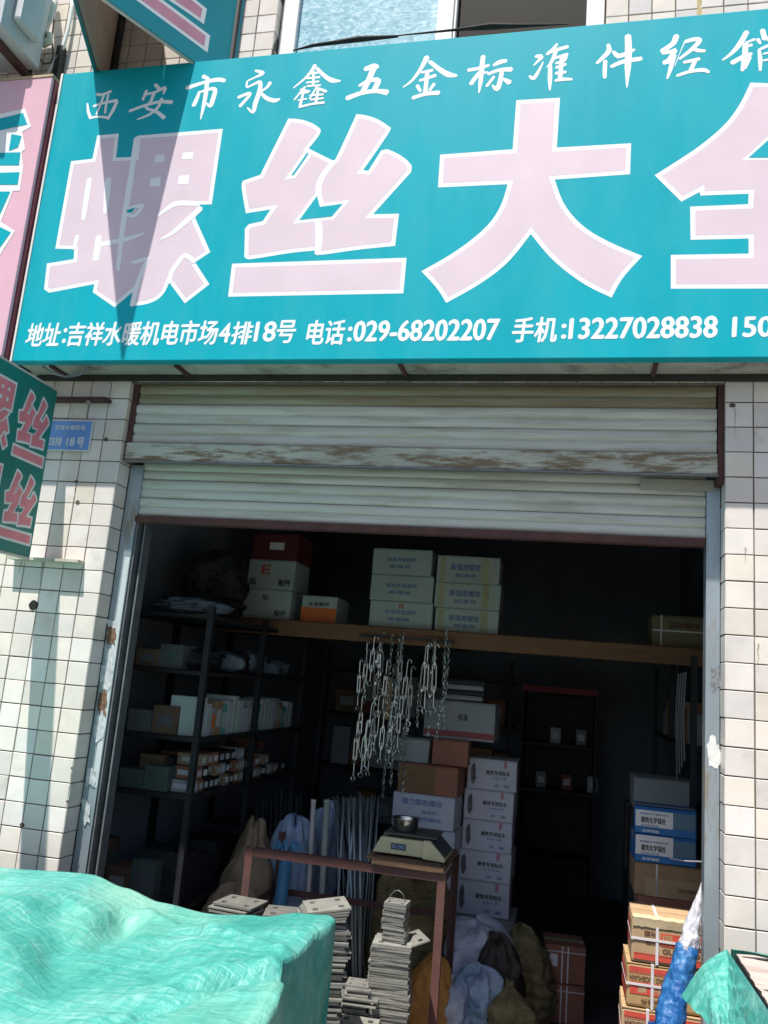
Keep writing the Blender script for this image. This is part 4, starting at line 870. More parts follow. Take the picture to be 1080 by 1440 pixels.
br_ = thing('back_shelf', 'dim shelf stocked with cartons along the back wall', 'shelf', (.8, 4.2, GZ))
for zz in (.35, .8, 1.25, 1.62): part('shelf', MB().box(-.1, 1.55, 4.0, 4.5, zz-.02, zz), rack_m, br_)
for xx in (-.1, .73, 1.52): part('post', MB().box(xx, xx+.03, 3.97, 3.999, GZ, 1.8), rack_m, br_)
for zz in (.35, .8, 1.25):
    xx = -.02; i = 0
    while xx < 1.45:
        i += 1; wd = q.uniform(.1, .24); small_box(NTH(i-1)+' dim carton from the left on the '+{.35: 'lower', .8: 'middle', 1.25: 'upper'}[zz]+' back wall shelf', xx+wd/2, 4.2, zz+.001, .25, wd, q.uniform(.15, .36), q.choice((card_gr, card_d, card_w, card)), q.uniform(-.05, .05), 'dim cartons on the back wall shelf', txt=card_g); xx += wd+.02

# ------------------------------------------------------------------ table with scale
TZ = .74; TX0, TX1, TY0, TY1 = .60, 1.505, .615, 1.05
tb = thing('iron_table', 'red oxide angle iron table frame with wooden boards at its right end', 'table', (1.05, .83, GZ))
part('front_rail', MB().box(TX0+.019, TX1-.019, TY0-.016, TY0-.012, TZ-.036, TZ).box(TX0+.019, TX1-.019, TY0-.012, TY0+.018, TZ-.004, TZ), redox, tb)
part('rear_rail', MB().box(TX0+.019, TX1-.019, TY1+.012, TY1+.016, TZ-.30, TZ-.27), rust_dark, tb)
part('end_rail', MB().box(TX0-.018, TX0-.014, TY0+.02, TY1-.02, TZ-.30, TZ-.27), rust_dark, tb); part('end_rail', MB().box(TX1+.014, TX1+.018, TY0+.02, TY1-.02, TZ-.036, TZ), redox, tb)
for x in (TX0, TX1):
    for y in (TY0, TY1):
        sx = 1 if x == TX0 else -1; sy = 1 if y == TY0 else -1
        part('leg', MB().box(x-.018, x+.018, min(y-sy*.017, y-sy*.013), max(y-sy*.017, y-sy*.013), GZ, TZ).box(min(x-sx*.018, x-sx*.014), max(x-sx*.018, x-sx*.014), y-.013, y+.016, GZ, TZ if not (x == TX0 and y == TY1) else TZ-.26), redox if y == TY0 else rust_dark, tb, bevel=0)
for (y0, y1) in ((TY0-.03, TY0+.145), (TY0+.15, TY0+.31), (TY0+.315, TY1+.02)):
    part('table_board', MB().box(1.185, TX1+.01, y0, y1, TZ+.001, TZ+.024), wood_old, tb, bevel=.003)
part('board_edge', MB().box(1.16, TX1-.005, TY0-.024, TY0+.1, TZ+.0245, TZ+.032), wood_old, tb)
TT = TZ+.0325
# scale: wedge-shaped housing, keypad slope at the right, platform, bowl
a = at(517, 1195, TY0+.05); b_ = at(607, 1210, TY0+.05)
cxs = 1.335; sc_ = thing('counter_scale', 'sage yellow electronic counter scale on the table with steel bowl on its tray', 'scale', (cxs, TY0+.14, TT))
x0, x1 = cxs-.16, cxs+.075
part('housing', MB().prism([(x0, TT+.014), (x1, TT+.014), (x1, TT+.083), (x0+.035, TT+.083)], TY0+.02, TY0+.25), scale_m, sc_, bevel=.005)
hb = MB(); y0, y1 = TY0+.012, TY0+.262
hb.prism([(x1-.004, TT+.010), (x1+.100, TT+.006), (x1+.100, TT+.022), (x1+.030, TT+.088), (x1-.004, TT+.088)], y0, y1)
part('head', hb, scale_m, sc_, bevel=.005)
sl_ = MB(); sl_.v = [(x1+.101, y0+.012, TT+.028), (x1+.101, y1-.012, TT+.028), (x1+.036, y1-.012, TT+.0895), (x1+.036, y0+.012, TT+.0895)]; sl_.f = [(0, 1, 2, 3)]
part('keypad', sl_, scale_k, sc_)
part('display', MB().box(x0+.085, x0+.155, TY0+.0175, TY0+.0195, TT+.035, TT+.062), scale_k, sc_)
bb = MB(); text_on(bb, '0.00', fl(x0+.092, x0+.150, TT+.041, TT+.057, TY0+.0170), .03); part('digits', bb, ink_b, sc_, fix=False)
for fx in (x0+.03, x1-.02):
    for fy in (TY0+.04, TY0+.22): part('foot', MB().lathe([(.008, 0), (.008, .0135)], 10, (fx, fy, TT)), black_m, sc_)
part('tray', MB().box(x0+.045, x1+.055, TY0+.03, TY0+.24, TT+.096, TT+.102).box(x0+.1, x1-.02, TY0+.09, TY0+.18, TT+.083, TT+.0955), M('grey green tray', (.07, .085, .08), .45, .2, 9, metal=.4), sc_)
bc = (cxs-.035, TY0+.125, TT+.1025)
bw = [(0, 0), (.050, 0), (.058, .006), (.062, .05), (.063, .054), (.068, .0565), (.066, .058), (.061, .053), (.056, .009), (.0, .004)]
solo('steel_bowl', MB().lathe(bw, 40, bc), steel_b, 'round steel bowl standing on the scale tray', 'bowl', bc, smooth=True)
# clutter of the table's left half: none; rods lean behind it
def rod(name, label, p, q_, r_, mat, cat='rod', group=None, n=8, smooth=True): 
    return solo(name, MB().tube([p, q_], r_, n), mat, label, cat, tuple(q_), group, smooth=smooth)
q = random.Random(5)
for i in range(34):
    px = 470+62*(i/33)+q.uniform(-3, 3); py = 1118+q.uniform(-4, 9)
    t = at(px, py, 1.16+q.uniform(0, .1)); bx = at(478+q.uniform(0, 50), 1400, 1.12).x
    rod('steel_rod', 'thin threaded steel rod in the bundle leaning behind the table, left of the scale', t, (bx, t.y-q.uniform(.0, .06), GZ+.002), q.choice((.0035, .0045, .006)), rod_m, group='steel rods in the leaning bundle', n=6)
for i, (pxt, pxb, r_) in enumerate(((484, 470, .008), (490, 505, .009), (497, 508, .009), (507, 512, .011), (500, 478, .007))):
    t = at(pxt, 1122, 1.10); bx = at(pxb, 1400, 1.1).x
    rod('steel_rod', 'thick steel rod in front of the thin ones in the leaning bundle', t, (bx, 1.07, GZ+.002), r_, rod_m, group='thick steel rods')
for px, r_, m_, l in ((441, .0125, creampipe, 'slim cream pipe standing behind the table rail'), (460, .0165, greenpipe, 'thicker grey green pipe standing beside the slim cream one')):
    t = at(px, 1126, 1.1); bx = at(px, 1280, 1.1).x; z_ = GZ+.002
    o = thing('standing_pipe', l, 'pipe', (bx-.01, 1.1, z_)); part('tube', MB().tube([t, (bx-.012, 1.1, z_)], r_, 12), m_, o, smooth=True); part('cap', MB().tube([t+Vector((0, 0, -.01)), t+Vector((0, 0, .006))], r_+.002, 12), m_, o)
for i in range(13):
    px = 362+i*5+q.uniform(-1.5, 1.5); t = at(px, 1112+q.uniform(-4, 8), 1.75); bx = at(px-2, 1290, 1.75).x
    rod('steel_bar', 'dark steel bar standing in the row left of the two pipes', t, (bx, 1.75, GZ+.002), q.choice((.006, .009, .012)), rod_d, group='dark steel bars', cat='bar', n=6)
t = at(404, 1192, .98); o = thing('blue_pipe', 'blue pipe with tattered blue wrap at its mouth, behind the table', 'pipe', (t.x-.02, .98, GZ))
part('tube', MB().tube([t, (t.x-.02, .98, GZ+.002)], .032, 14), bluepipe, o, smooth=True)
for k in range(9):
    a = k*.7; part('wrap', MB().tube([t+Vector((.03*math.cos(a), .03*math.sin(a), -.01)), t+Vector((.055*math.cos(a), .05*math.sin(a), .02)), t+Vector((.08*math.cos(a), .06*math.sin(a), -.01-.01*(k % 3)))], [.010, .012, .004], 6), M('blue wrap', (.09, .27, .45), .5, .2, 20), o)

# ------------------------------------------------------------------ perforated plates
def plate_mesh(w_, d_, t_, slots, seed=0):
    xs_ = sorted({-w_/2, w_/2, *[v for s in slots for v in (s[0], s[1])]}); ys_ = sorted({-d_/2, d_/2, *[v for s in slots for v in (s[2], s[3])]})
    b = MB(); nx, ny = len(xs_), len(ys_)
    for z_ in (0, t_): b.v += [(x, y, z_) for y in ys_ for x in xs_]
    N = nx*ny; hole = lambda i, j: any(s[0] <= (xs_[i]+xs_[i+1])/2 <= s[1] and s[2] <= (ys_[j]+ys_[j+1])/2 <= s[3] for s in slots)
    for j in range(ny-1):
        for i in range(nx-1):
            if hole(i, j): continue
            a = j*nx+i; b.f += [(a, a+nx, a+nx+1, a+1), (N+a, N+a+1, N+a+nx+1, N+a+nx)]
            for (di, dj, p, q_) in ((-1, 0, a+nx, a), (1, 0, a+1, a+nx+1), (0, -1, a, a+1), (0, 1, a+nx+1, a+nx)):
                I, Jj = i+di, j+dj
                if I < 0 or Jj < 0 or I >= nx-1 or Jj >= ny-1 or hole(I, Jj): b.f.append((p, q_, N+q_, N+p))
    return b.mesh('perforated_plate', plate_m, fix=True)
s4 = lambda w_, d_: [(-w_*.36, -w_*.24, -d_*.36, -d_*.18), (w_*.24, w_*.36, -d_*.36, -d_*.18), (-w_*.36, -w_*.24, d_*.18, d_*.36), (w_*.24, w_*.36, d_*.18, d_*.36)]
PBIG = [plate_mesh(.165, .15, .0075, s4(.165, .15)), plate_mesh(.161, .15, .0055, s4(.161, .15))]
PSM = [plate_mesh(.096, .092, .0075, s4(.096, .092)), plate_mesh(.094, .092, .0095, s4(.094, .092))]
def stack(cx, cy, z0, z1, meshes, label, toplabel, rz=0., j=.003, seed=0, tilt=0., pitch=.0018, lean=(0, 0)):
    q = random.Random(seed); z = z0; out = []
    while z < z1:
        me = q.choice(meshes); th = max(v.co.z for v in me.vertices); f = (z-z0)/max(z1-z0, .01)
        o = tag(link('perforated_plate', me, None, (cx+q.uniform(-j, j)+lean[0]*f+.006*math.sin(z*23+seed), cy+q.uniform(-j, j)+lean[1]*f, z)), label, 'plate', 'perforated plates: '+label.split(' in ')[-1])
        o.rotation_euler = (tilt, tilt*.5, rz+q.uniform(-.035, .035)); z += th+pitch+abs(tilt)*.0; out.append(o)
    for i, o in enumerate(reversed(out)):
        if i: o['label'] = ORD[i]+' plate from the top in '+label.split(' in ', 1)[-1]
    out[-1]['label'] = toplabel
    return z
def crate(x, y, wd, dp, z1, label):
    o = thing('wooden_block', label, 'block', (x, y, GZ))
    n_ = 3
    for i in range(n_): part('board', MB().box(x-wd/2, x+wd/2, y-dp/2+i*dp/n_+.004, y-dp/2+(i+1)*dp/n_-.004, z1-.03, z1-.001), wood_old, o)
    part('runner', MB().box(x-wd/2, x-wd/2+.06, y-dp/2, y+dp/2, GZ, z1-.031).box(x+wd/2-.06, x+wd/2, y-dp/2, y+dp/2, GZ, z1-.031), wood_old, o)
crate(1.36, .42, .46, .36, .12, 'low wooden pallet block under the tall plate stacks')
zt_ = stack(1.345, .42, .12, .490, PBIG, 'zinc plate with four slots in the wide stack of the tower at the doorway', 'uppermost wide slotted plate carrying the narrow tower', rz=.10, seed=2, lean=(-.002, 0))
zt2 = stack(1.352, .425, zt_+.001, .645, PSM, 'small zinc plate in the narrow tower on top of the wide stack', 'small zinc plate with wire loop on the very top of the tower', rz=-.05, seed=4, j=.004)
o = link('perforated_plate', PBIG[1], None, (1.395, .455, zt_-.010)); o.rotation_euler = (0, -.30, .5); tag(o, 'loose plate sticking up askew to the right of the narrow tower', 'plate')
solo('wire_loop', MB().tube([(1.315, .41, zt2-.004), (1.318, .41, zt2+.02), (1.335, .412, zt2+.040), (1.352, .412, zt2+.044), (1.372, .415, zt2+.030), (1.382, .42, zt2-.004)], .0017, 5), galv_d, 'thin wire loop rising from the top of the plate tower', 'wire', (1.37, .41, zt2), smooth=True)
stack(1.205, .36, .12, .325, PSM+PBIG[1:], 'zinc plate in the low stack left of the tower', 'topmost plate of the low stack left of the tower', rz=.12, seed=8, j=.008, lean=(.02, 0))
stack(1.27, .20, .02, .235, PBIG, 'zinc plate in the small front stack before the tower', 'topmost plate of the small front stack', rz=.06, seed=12)
crate(1.27, .20, .2, .17, .018, 'thin wooden block under the small front plate stack')
# pile behind the tarpaulin
crate(.98, .02, .78, .34, .05, 'flat pallet under the plates behind the green tarpaulin')
stack(1.150, .02, .05, .640, PBIG, 'zinc plate in the tall stack half hidden at the tarpaulin corner', 'topmost tilted plate at the tarpaulin corner', rz=.35, seed=21, j=.014, tilt=.0, pitch=.0016)
zt3 = stack(.985, .02, .05, .650, PBIG, 'zinc plate in the stack behind the middle of the tarpaulin edge', 'plate with four clear slots lying on top behind the tarpaulin edge', rz=.2, seed=31, j=.01, pitch=.0045)
stack(.80, .02, .05, .652, PBIG, 'zinc plate in the leftmost stack behind the tarpaulin', 'topmost plate of the leftmost stack behind the tarpaulin', rz=-.1, seed=41, j=.012, pitch=.0055)
for i in range(5):
    o = link('perforated_plate', PBIG[i % 2], None, (1.135+.004*i, .0+.003*i, .653+.0092*i)); o.rotation_euler = (.03, -.05-.02*i, .45); tag(o, 'tilted plate in the fan at the tarpaulin corner', 'plate', 'fanned plates at the tarpaulin corner')

# ------------------------------------------------------------------ centre stacks of boxes
x, y, z0, wd, ht = place(655, 725, 1066, 1110, 1.75, .3)
zb = [(1240, 1290), (1197, 1240), (1153, 1197), (1110, 1153), (1066, 1110)]
z = at(685, 1290, 1.75).z
pl_z = z
carton('large dark carton on the floor carrying the lavender white stack', (x+.005, y, GZ), .34, .34, pl_z-GZ-.002, card_gr)
ords = ['lowest', 'second lowest', 'middle', 'second highest', 'topmost']
sx_ = [-.02, -.014, -.006, 0, .008]
for i, (t, f) in enumerate(zb):
    ht = at(685, t, 1.75).z-at(685, f, 1.75).z; wdi = wd+.02 if i < 2 else wd
    o = carton(ords[i]+' carton of the lavender white stack right of the scale', (x+sx_[i]*.6, y, z), wdi, .3, ht-.002, card_s, (.012, -.02, .01, -.012, .02)[i], 'lavender white cartons in the centre stack'); z += ht-.001
    lettering(o, ink, [('建筑专用钻头', -wdi*.12, wdi*.36, ht*.50, ht*.64)], wdi, .3)
    lettering(o, ink_b, [('五金工具', wdi*.0, wdi*.30, ht*.38, ht*.44), ('合', wdi*.05, wdi*.15, ht*.12, ht*.22), ('金', wdi*.24, wdi*.36, ht*.12, ht*.22)], wdi, .3, 'fine_print')
    band(o, M('pink print', (.50, .18, .24), .6), [(wdi*.23, wdi*.29, ht*.74, ht*.97)], .3)
    q = random.Random(3); P = [(-wdi*.37+wdi*.06*math.cos(a)*q.uniform(.5, 1.1), -.1513, ht*.48+ht*.38*math.sin(a)*q.uniform(.8, 1.05)) for a in [k*.4488 for k in range(14)]]
    link('dark_print', MB().poly(P).mesh('dark_print', M('dark print block', (.12, .11, .12), .7, .6, 40), fix=False), o)
p = at(674, 1274, 1.74)
solo('round_sticker', MB().lathe([(0, 0), (.006, 0), (.006, .003), (0, .003)], 12, (0, 0, 0)), wht_p, 'tiny round white dot on the lowest lavender white carton', 'sticker', (0, 0, 0)).matrix_world = Matrix.Translation((p.x, 1.7475, p.z)) @ Matrix.Rotation(R(90), 4, 'X')
# left of it
Y2 = 1.52
x, y, z0, wd, ht = place(553, 640, 1165, 1212, Y2, .30); z = z0
carton('big carton on the floor below the two pale blue print cartons', (x, y, GZ), wd, .30, z-GZ-.002, card_w)
o = carton('lower pale carton with blue print behind the scale', (x, y, z), wd, .30, ht-.002, card_w, -.03, 'pale cartons behind the scale'); lettering(o, ink_b, [('五金', -wd*.1, wd*.2, ht*.3, ht*.6)], wd, .3); z += ht
x, y, z0, wd, ht = place(552, 640, 1118, 1166, Y2, .30)
o = carton('upper pale carton with blue print under the brown carton', (x, y, z), wd, .30, ht-.002, card_w, -.03, 'pale cartons behind the scale'); z += ht
lettering(o, ink_b, [('强力膨胀螺栓', -wd*.35, wd*.3, ht*.66, ht*.84), ('标准件', -wd*.02, wd*.22, ht*.42, ht*.52), ('镀锌螺栓', -wd*.1, wd*.3, ht*.2, ht*.32)], wd, .3)
x, y, z0, wd, ht = place(560, 645, 1080, 1122, Y2, .28)
o = carton('brown carton with reddish end on top of the pale cartons', (x, y, z), wd, .28, ht-.002, card_d, -.03); z += ht
band(o, M('olive brown card', (.20, .12, .055), .8, .2, 5), [(-wd*.49, wd*.12, .004, ht-.012)], .28, 'faded_face')
x, y, z0, wd, ht = place(552, 606, 1046, 1080, Y2+.1, .2)
o = carton('small grey carton behind the tails of the chains', (x-.005, Y2+.16, z), wd, .2, ht-.002, card_gr, -.03)
x, y, z0, wd, ht = place(612, 655, 1050, 1082, Y2+.12, .2)
carton('small dark carton under the grey carton with the red stripe', (x, Y2+.17, z), wd+.03, .2, ht+.018, card_d, .04)
o = None
x, y, z0, wd, ht = place(596, 697, 990, 1044, 1.62, .26)
stz = z+.0
o = carton('wide grey carton with red stripe raised above the brown carton', (x-.006, y+.05, max(z0, stz+at(612, 1050, 1.62).z-at(612, 1082, 1.62).z+.02)), wd, .26, ht, card_gr, -.03)
band(o, M('dull red print', (.28, .05, .05), .6), [(-wd*.49, wd*.49, ht*.06, ht*.22)], .26); lettering(o, ink, [('标准', wd*-.02, wd*.12, ht*.5, ht*.68)], wd, .26)
for k in range(4):
    o = carton('thin dark carton in the small pile on the grey striped carton', (x+.01*math.sin(k*2), y+.05, max(z0, 0)+ht+.022+.03*k), wd*.55, .2, .027, rack_m if k % 2 else card_gr, .05*k, 'thin dark cartons', tape=False)

# ------------------------------------------------------------------ sacks on the floor
bag('white_bag', 'crumpled white bag below the lavender white cartons behind the table leg', (1.60, 1.32, GZ), .19, .2, .50, sack_w, 5, .22, neck=.0, e=.5, cat='bag')
bag('orange_sack', 'orange sack behind the sunlit table leg', (1.435, 1.0, GZ), .10, .12, .40, sack_o, 8, .2, e=.55)
bag('white_bag', 'pale bluish bag on the floor below the orange sack', (1.52, 1.03, GZ), .13, .12, .30, sack_w, 15, .22, e=.6, cat='bag')
bag('woven_sack', 'upright ochre woven sack beside the dark strapped cartons', (1.90, 1.50, GZ), .125, .13, .46, sack_y, 12, .22, neck=.2, e=.6, folds=.05, lean=(-.09, 0))
bag('woven_sack', 'ochre woven sack with tied neck in the middle of the doorway', (1.80, 1.02, GZ), .135, .13, .34, sack_y, 22, .15, neck=.8, e=.55, folds=.025)
bag('film_bag', 'bluish crumpled film bag left of the tied ochre sack', (1.655, 1.05, GZ), .13, .14, .36, sack_b, 26, .3, e=.6, cat='bag')
bag('film_bag', 'dark bag slumped over the film bag', (1.72, 1.22, GZ), .13, .12, .47, M('brown black bag', (.035, .025, .02), .6, .3, 9, .6, 40), 29, .2, e=.6, cat='bag')
bag('yellow_sack', 'dark ochre sack standing behind the plate tower under the table', (1.27, 1.22, GZ), .2, .14, .74, sack_y, 33, .15, e=.45)
bag('tan_sack', 'tan sack with pointed top beside the rack', (.42, 1.15, GZ), .17, .15, .86, sack_t, 41, .2, neck=.5, e=.5)
bag('tan_sack', 'lower tan sack slumped against the taller one', (.44, .92, GZ), .17, .12, .60, sack_t, 43, .2, e=.5)
bag('film_bag', 'bluish white film bag right of the tan sacks', (.62, 1.20, GZ), .13, .13, .90, sack_b, 47, .22, e=.5, cat='bag')
bag('film_bag', 'pale lavender bag behind the rail of the table', (.70, 1.5, GZ), .10, .10, .92, sack_b, 53, .22, e=.5, cat='bag')
for k, t in enumerate(('lower', 'upper')):
    o = carton('%s dark red carton with white straps right of the ochre sack' % t, (2.04, 1.72, GZ+.19*k), .21, .22, .185, card_d, .1, 'dark strapped cartons')
    band(o, strap_m, [(-.105, .105, .15, .155), (-.02, -.012, 0, .18), (.01, .018, 0, .18)], .22, 'strap'); band(o, wht_p, [(-.09, -.04, .08, .14)], .22, 'label', -.0018)

# ------------------------------------------------------------------ right hand stacks
def bolt_box(label, cx, cy, z, rz, flip, wd=.30, ht=.157, dp=.24):
    o = carton(label, (cx, cy, z), wd, dp, ht, card_y, rz, 'kraft bolt cartons at the right post', tape=False, bev=.012)
    f = (lambda a, b: (ht-b, ht-a)) if flip else (lambda a, b: (a, b)); m = -1 if flip else 1
    def rr(u0, u1, v0, v1): v0, v1 = f(v0, v1); return (min(m*u0, m*u1), max(m*u0, m*u1), v0, v1)
    band(o, red_p, [rr(-wd*.47, wd*.47, .012, .030), rr(-wd*.47, wd*.47, .033, .036), rr(-wd*.14, wd*.46, ht*.42, ht*.70)], dp)
    lt = lambda t, u0, u1, v0, v1: (t, *rr(u0, u1, v0, v1), flip)
    lettering(o, ink_br, [lt('GUOBIAO' if not flip else 'GUOBIAO LUOSHUAN', -wd*.11 if not flip else -wd*.12, wd*.34 if not flip else wd*.46, .044, .062), lt('镀锌标准件', -wd*.08, wd*.32, ht*.78, ht*.89), lt('国标', -wd*.34, -wd*.18, ht*.60, ht*.72), lt('螺栓', -wd*.32, -wd*.18, ht*.42, ht*.5)], wd, dp)
    lettering(o, card_y, [lt('国', -wd*.11, wd*.00, ht*.47, ht*.66), lt('标', wd*.07, wd*.18, ht*.47, ht*.66), lt('螺', wd*.25, wd*.36, ht*.47, ht*.66)], wd, dp, 'reversed_lettering')
    s = MB().box(-wd*.20, -wd*.165, -dp/2-.0034, -dp/2-.0024, 0, ht+.0015).box(-wd*.20, -wd*.165, -dp/2-.003, dp/2, ht+.0006, ht+.0022)
    link('strap', s.mesh('strap', strap_m), o)
    s = MB().box(-wd/2-.003, wd/2+.003, -dp/2-.0046, -dp/2-.0036, ht*.50, ht*.50+.009).box(-wd/2-.0032, -wd/2-.0022, -dp/2-.004, dp/2, ht*.50, ht*.50+.009)
    link('strap', s.mesh('strap', strap_m), o)
    sd = MB().box(-wd/2-.0014, -wd/2-.0006, -dp/2+.01, dp/2-.01, ht*.15, ht*.75); link('red_side', sd.mesh('red_side', red_p), o)
    return o
bx = 2.435; z = GZ
crateh = .195
carton('plain kraft carton at the foot of the strapped stack', (bx-.005, .50, z), .31, .25, .20, card_y)
z = GZ+.201
bolt_box('fourth strapped kraft carton from the top, lowest with writing', bx-.022, .49, z, .02, True); z += .16
bolt_box('third strapped kraft carton from the top with upside down writing', bx-.018, .49, z, -.02, True); z += .16
bolt_box('second strapped kraft carton from the top with upside down writing', bx-.006, .50, z, .01, True); z += .16
bolt_box('topmost sunlit strapped kraft carton with torn upper edge', bx+.012, .50, z, -.01, False, ht=.166)
tz = z+.168
b = MB(); n_ = 26
for i in range(n_+1):
    x = bx+.012-.148+.296*i/n_; h1 = .001+.003*noise.noise(Vector((i*.5, 1, 2))); b.v += [(x, .50-.1225, tz-.036-.006*noise.noise(Vector((i*.9, 7, 2)))), (x, .50-.126, tz-.004+h1), (x, .50-.10, tz+h1+.003)]
for i in range(n_): k = 3*i; b.f += [(k, k+3, k+4, k+1), (k+1, k+4, k+5, k+2)]
solo('paper_flap', b, M('pale worn paper', (.55, .43, .26), .8, .1, 12, .5, 30), 'crumpled pale paper flap over the edge of the topmost kraft carton', 'paper', (bx, .4, tz-.03), fix=False)
Y3 = .86
zt = at(930, 1215, Y3).z
carton('tall brown carton behind the strapped stack', (2.52, Y3+.13, GZ), .33, .26, zt-.14-GZ, card_d)
o = carton('brown carton with pale string under the blue cartons', (2.50, Y3+.13, zt-.139), .33, .26, .136, card, .02); band(o, strap_m, [(-.075, -.067, 0, .136)], .26, 'strap'); band(o, M('kraft patch', (.42, .28, .15), .8), [(-.12, .15, .0, .075)], .26, 'kraft_face')
lettering(o, ink_br, [('GUOBIAO', .02, .12, .03, .045)], .33, .26)
z = zt
for k, t in enumerate(('lower', 'upper')):
    ht = .117; wd = .265; o = carton('%s blue and white carton of chemical anchors at the right' % t, (2.465+.004*k, Y3+.10, z), wd, .2, ht, card_b, -.03 if k else .03, 'blue anchor cartons'); z += ht+.002
    band(o, wht_p, [(-wd*.49, wd*.12, ht*.28, ht*.98 if not k else ht*.88)], .2, 'white_panel')
    band(o, M('pale blue print', (.10, .19, .27), .6), [(wd*.13, wd*.48, ht*.30, ht*.88)], .2, 'side_panel')
    lettering(o, ink, [('建筑化学锚栓', -wd*.40, -wd*.0, ht*.42, ht*.64)], wd, .2001)
    lettering(o, ink_b, [('高强度化学锚栓专用', -wd*.42, wd*.04, ht*.72, ht*.79), ('品质保证', -wd*.4, -wd*.1, ht*.3, ht*.36)], wd, .2002, 'fine_print'); lettering(o, wht_p, [('化学锚栓', -wd*.38, -wd*.1, ht*.08, ht*.18)], wd, .2, 'reversed_lettering')
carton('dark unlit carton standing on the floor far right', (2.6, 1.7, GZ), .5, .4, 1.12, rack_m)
carton('grey carton with tape on the tall dark one far right', (2.52, 1.66, GZ+1.121), .3, .3, .16, card_gr)
# rolled blue and silver sheet
P0 = at(990, 1236, .20); P1 = at(935, 1450, .10); P1.y = .06
rs = thing('rolled_sheet', 'rolled blue and silver plastic sheet leaning against the right post', 'sheet', tuple(P1))
def crumple_cone(p, q_, ra, rb, seed, n=44, rows=60, amp=.2):
    b = MB(); ax = (q_-p).normalized(); u = ax.orthogonal().normalized(); v = ax.cross(u); off = Vector((seed*7.1, 3, 1))
    for i in range(rows+1):
        t = i/rows; c = p.lerp(q_, t); r_ = ra+(rb-ra)*t
        for j in range(n):
            a = 2*math.pi*j/n; d = Vector((math.cos(a)*1.3, math.sin(a)*1.3, t*7)); w3 = Vector((d.x*1.1+t*2.2, d.y*1.1-t*1.4, d.z*.45)); f = 1+amp*(noise.noise(d*1.1+off)*.9-abs(noise.noise(w3*2.4+off))*1.5+.35*abs(noise.noise(w3*6+off))+.3+.5*math.sin(a*3+t*9))
            b.v.append(tuple(c+(u*math.cos(a)+v*math.sin(a))*r_*f))
    for i in range(rows):
        for j in range(n): k = i*n; b.f.append((k+j, k+(j+1) % n, k+n+(j+1) % n, k+n+j))
    return b
Pm = at(966, 1336, .155); 
part('silver_part', crumple_cone(P0, Pm, .004, .037, 1), tarp_w, rs, smooth=True)
part('blue_part', crumple_cone(Pm+Vector((0, 0, .012)), P1, .038, .051, 5, amp=.15), tarp_b, rs, smooth=True)
part('blue_tail', crumple_cone(P1+Vector((0, 0, .03)), Vector((P1.x-.02, -.02, GZ+.01)), .052, .045, 9, amp=.26), tarp_b, rs, smooth=True)
part('string', MB().tube([at(942, 1207, .7), at(965, 1211, .5), at(992, 1212, .2)], .0025, 6), strap_m, rs)

# ------------------------------------------------------------------ back of the shop
cb_ = thing('back_cabinet', 'dim open cabinet with a reddish top edge at the back of the shop', 'cabinet', (1.9, 3.9, GZ))
p0 = at(738, 975, 3.6); p1 = at(838, 975, 3.6)
part('frame', MB().box(p0.x-.02, p0.x, 3.6, 4.1, GZ, p0.z+.02).box(p1.x, p1.x+.02, 3.6, 4.1, GZ, p0.z+.02).box(p0.x, p1.x, 4.05, 4.1, GZ, p0.z), rack_m, cb_)
part('top_edge', MB().box(p0.x-.02, p1.x+.02, 3.58, 4.1, p0.z+.021, p0.z+.07), M('dusty rose paint', (.30, .06, .08), .7), cb_)
for zz in (.3, .8, 1.15): part('shelf', MB().box(p0.x+.001, p1.x-.001, 3.62, 4.04, zz, zz+.02), rack_m, cb_)
for i in range(5):
    small_box('dim small carton on a shelf of the back cabinet', p0.x+.15+.1*i, 3.8, 1.171 if i % 2 else .821, .09, .08, .12, [card_gr, card_w, card_d][i % 3], 0, 'cartons in the back cabinet')
rr_ = thing('right_rack', 'dark rack with hanging goods along the right wall', 'rack', (2.8, 2.2, GZ))
for y in (1.25, 2.2, 3.2): part('post', MB().box(2.62, 2.65, y, y+.03, GZ, 1.8), rack_m, rr_)
for zz in (.45, .9, 1.35): part('shelf', MB().box(2.62, 2.94, 1.28, 3.2, zz-.02, zz), rack_m, rr_)
for i in range(7):
    small_box('dim carton on the right wall rack', 2.76, 1.5+.22*i, 1.351, .18, .22, .16+.03*(i % 3), [card_gr, card_d, card][i % 3], 0, 'cartons on the right wall rack')
for i in range(4):
    x = 2.60; solo('hanging_strip', MB().tube([(x, 1.3+.1*i, 1.72), (x-.01, 1.3+.1*i, 1.5), (x, 1.31+.1*i, 1.28-.04*i)], .005, 6), M('grey plastic', (.2, .2, .22), .6), 'thin pale strip hanging beside the right rack', 'strip', (x, 1.3+.1*i, 1.28-.04*i), 'strips hanging at the right rack')

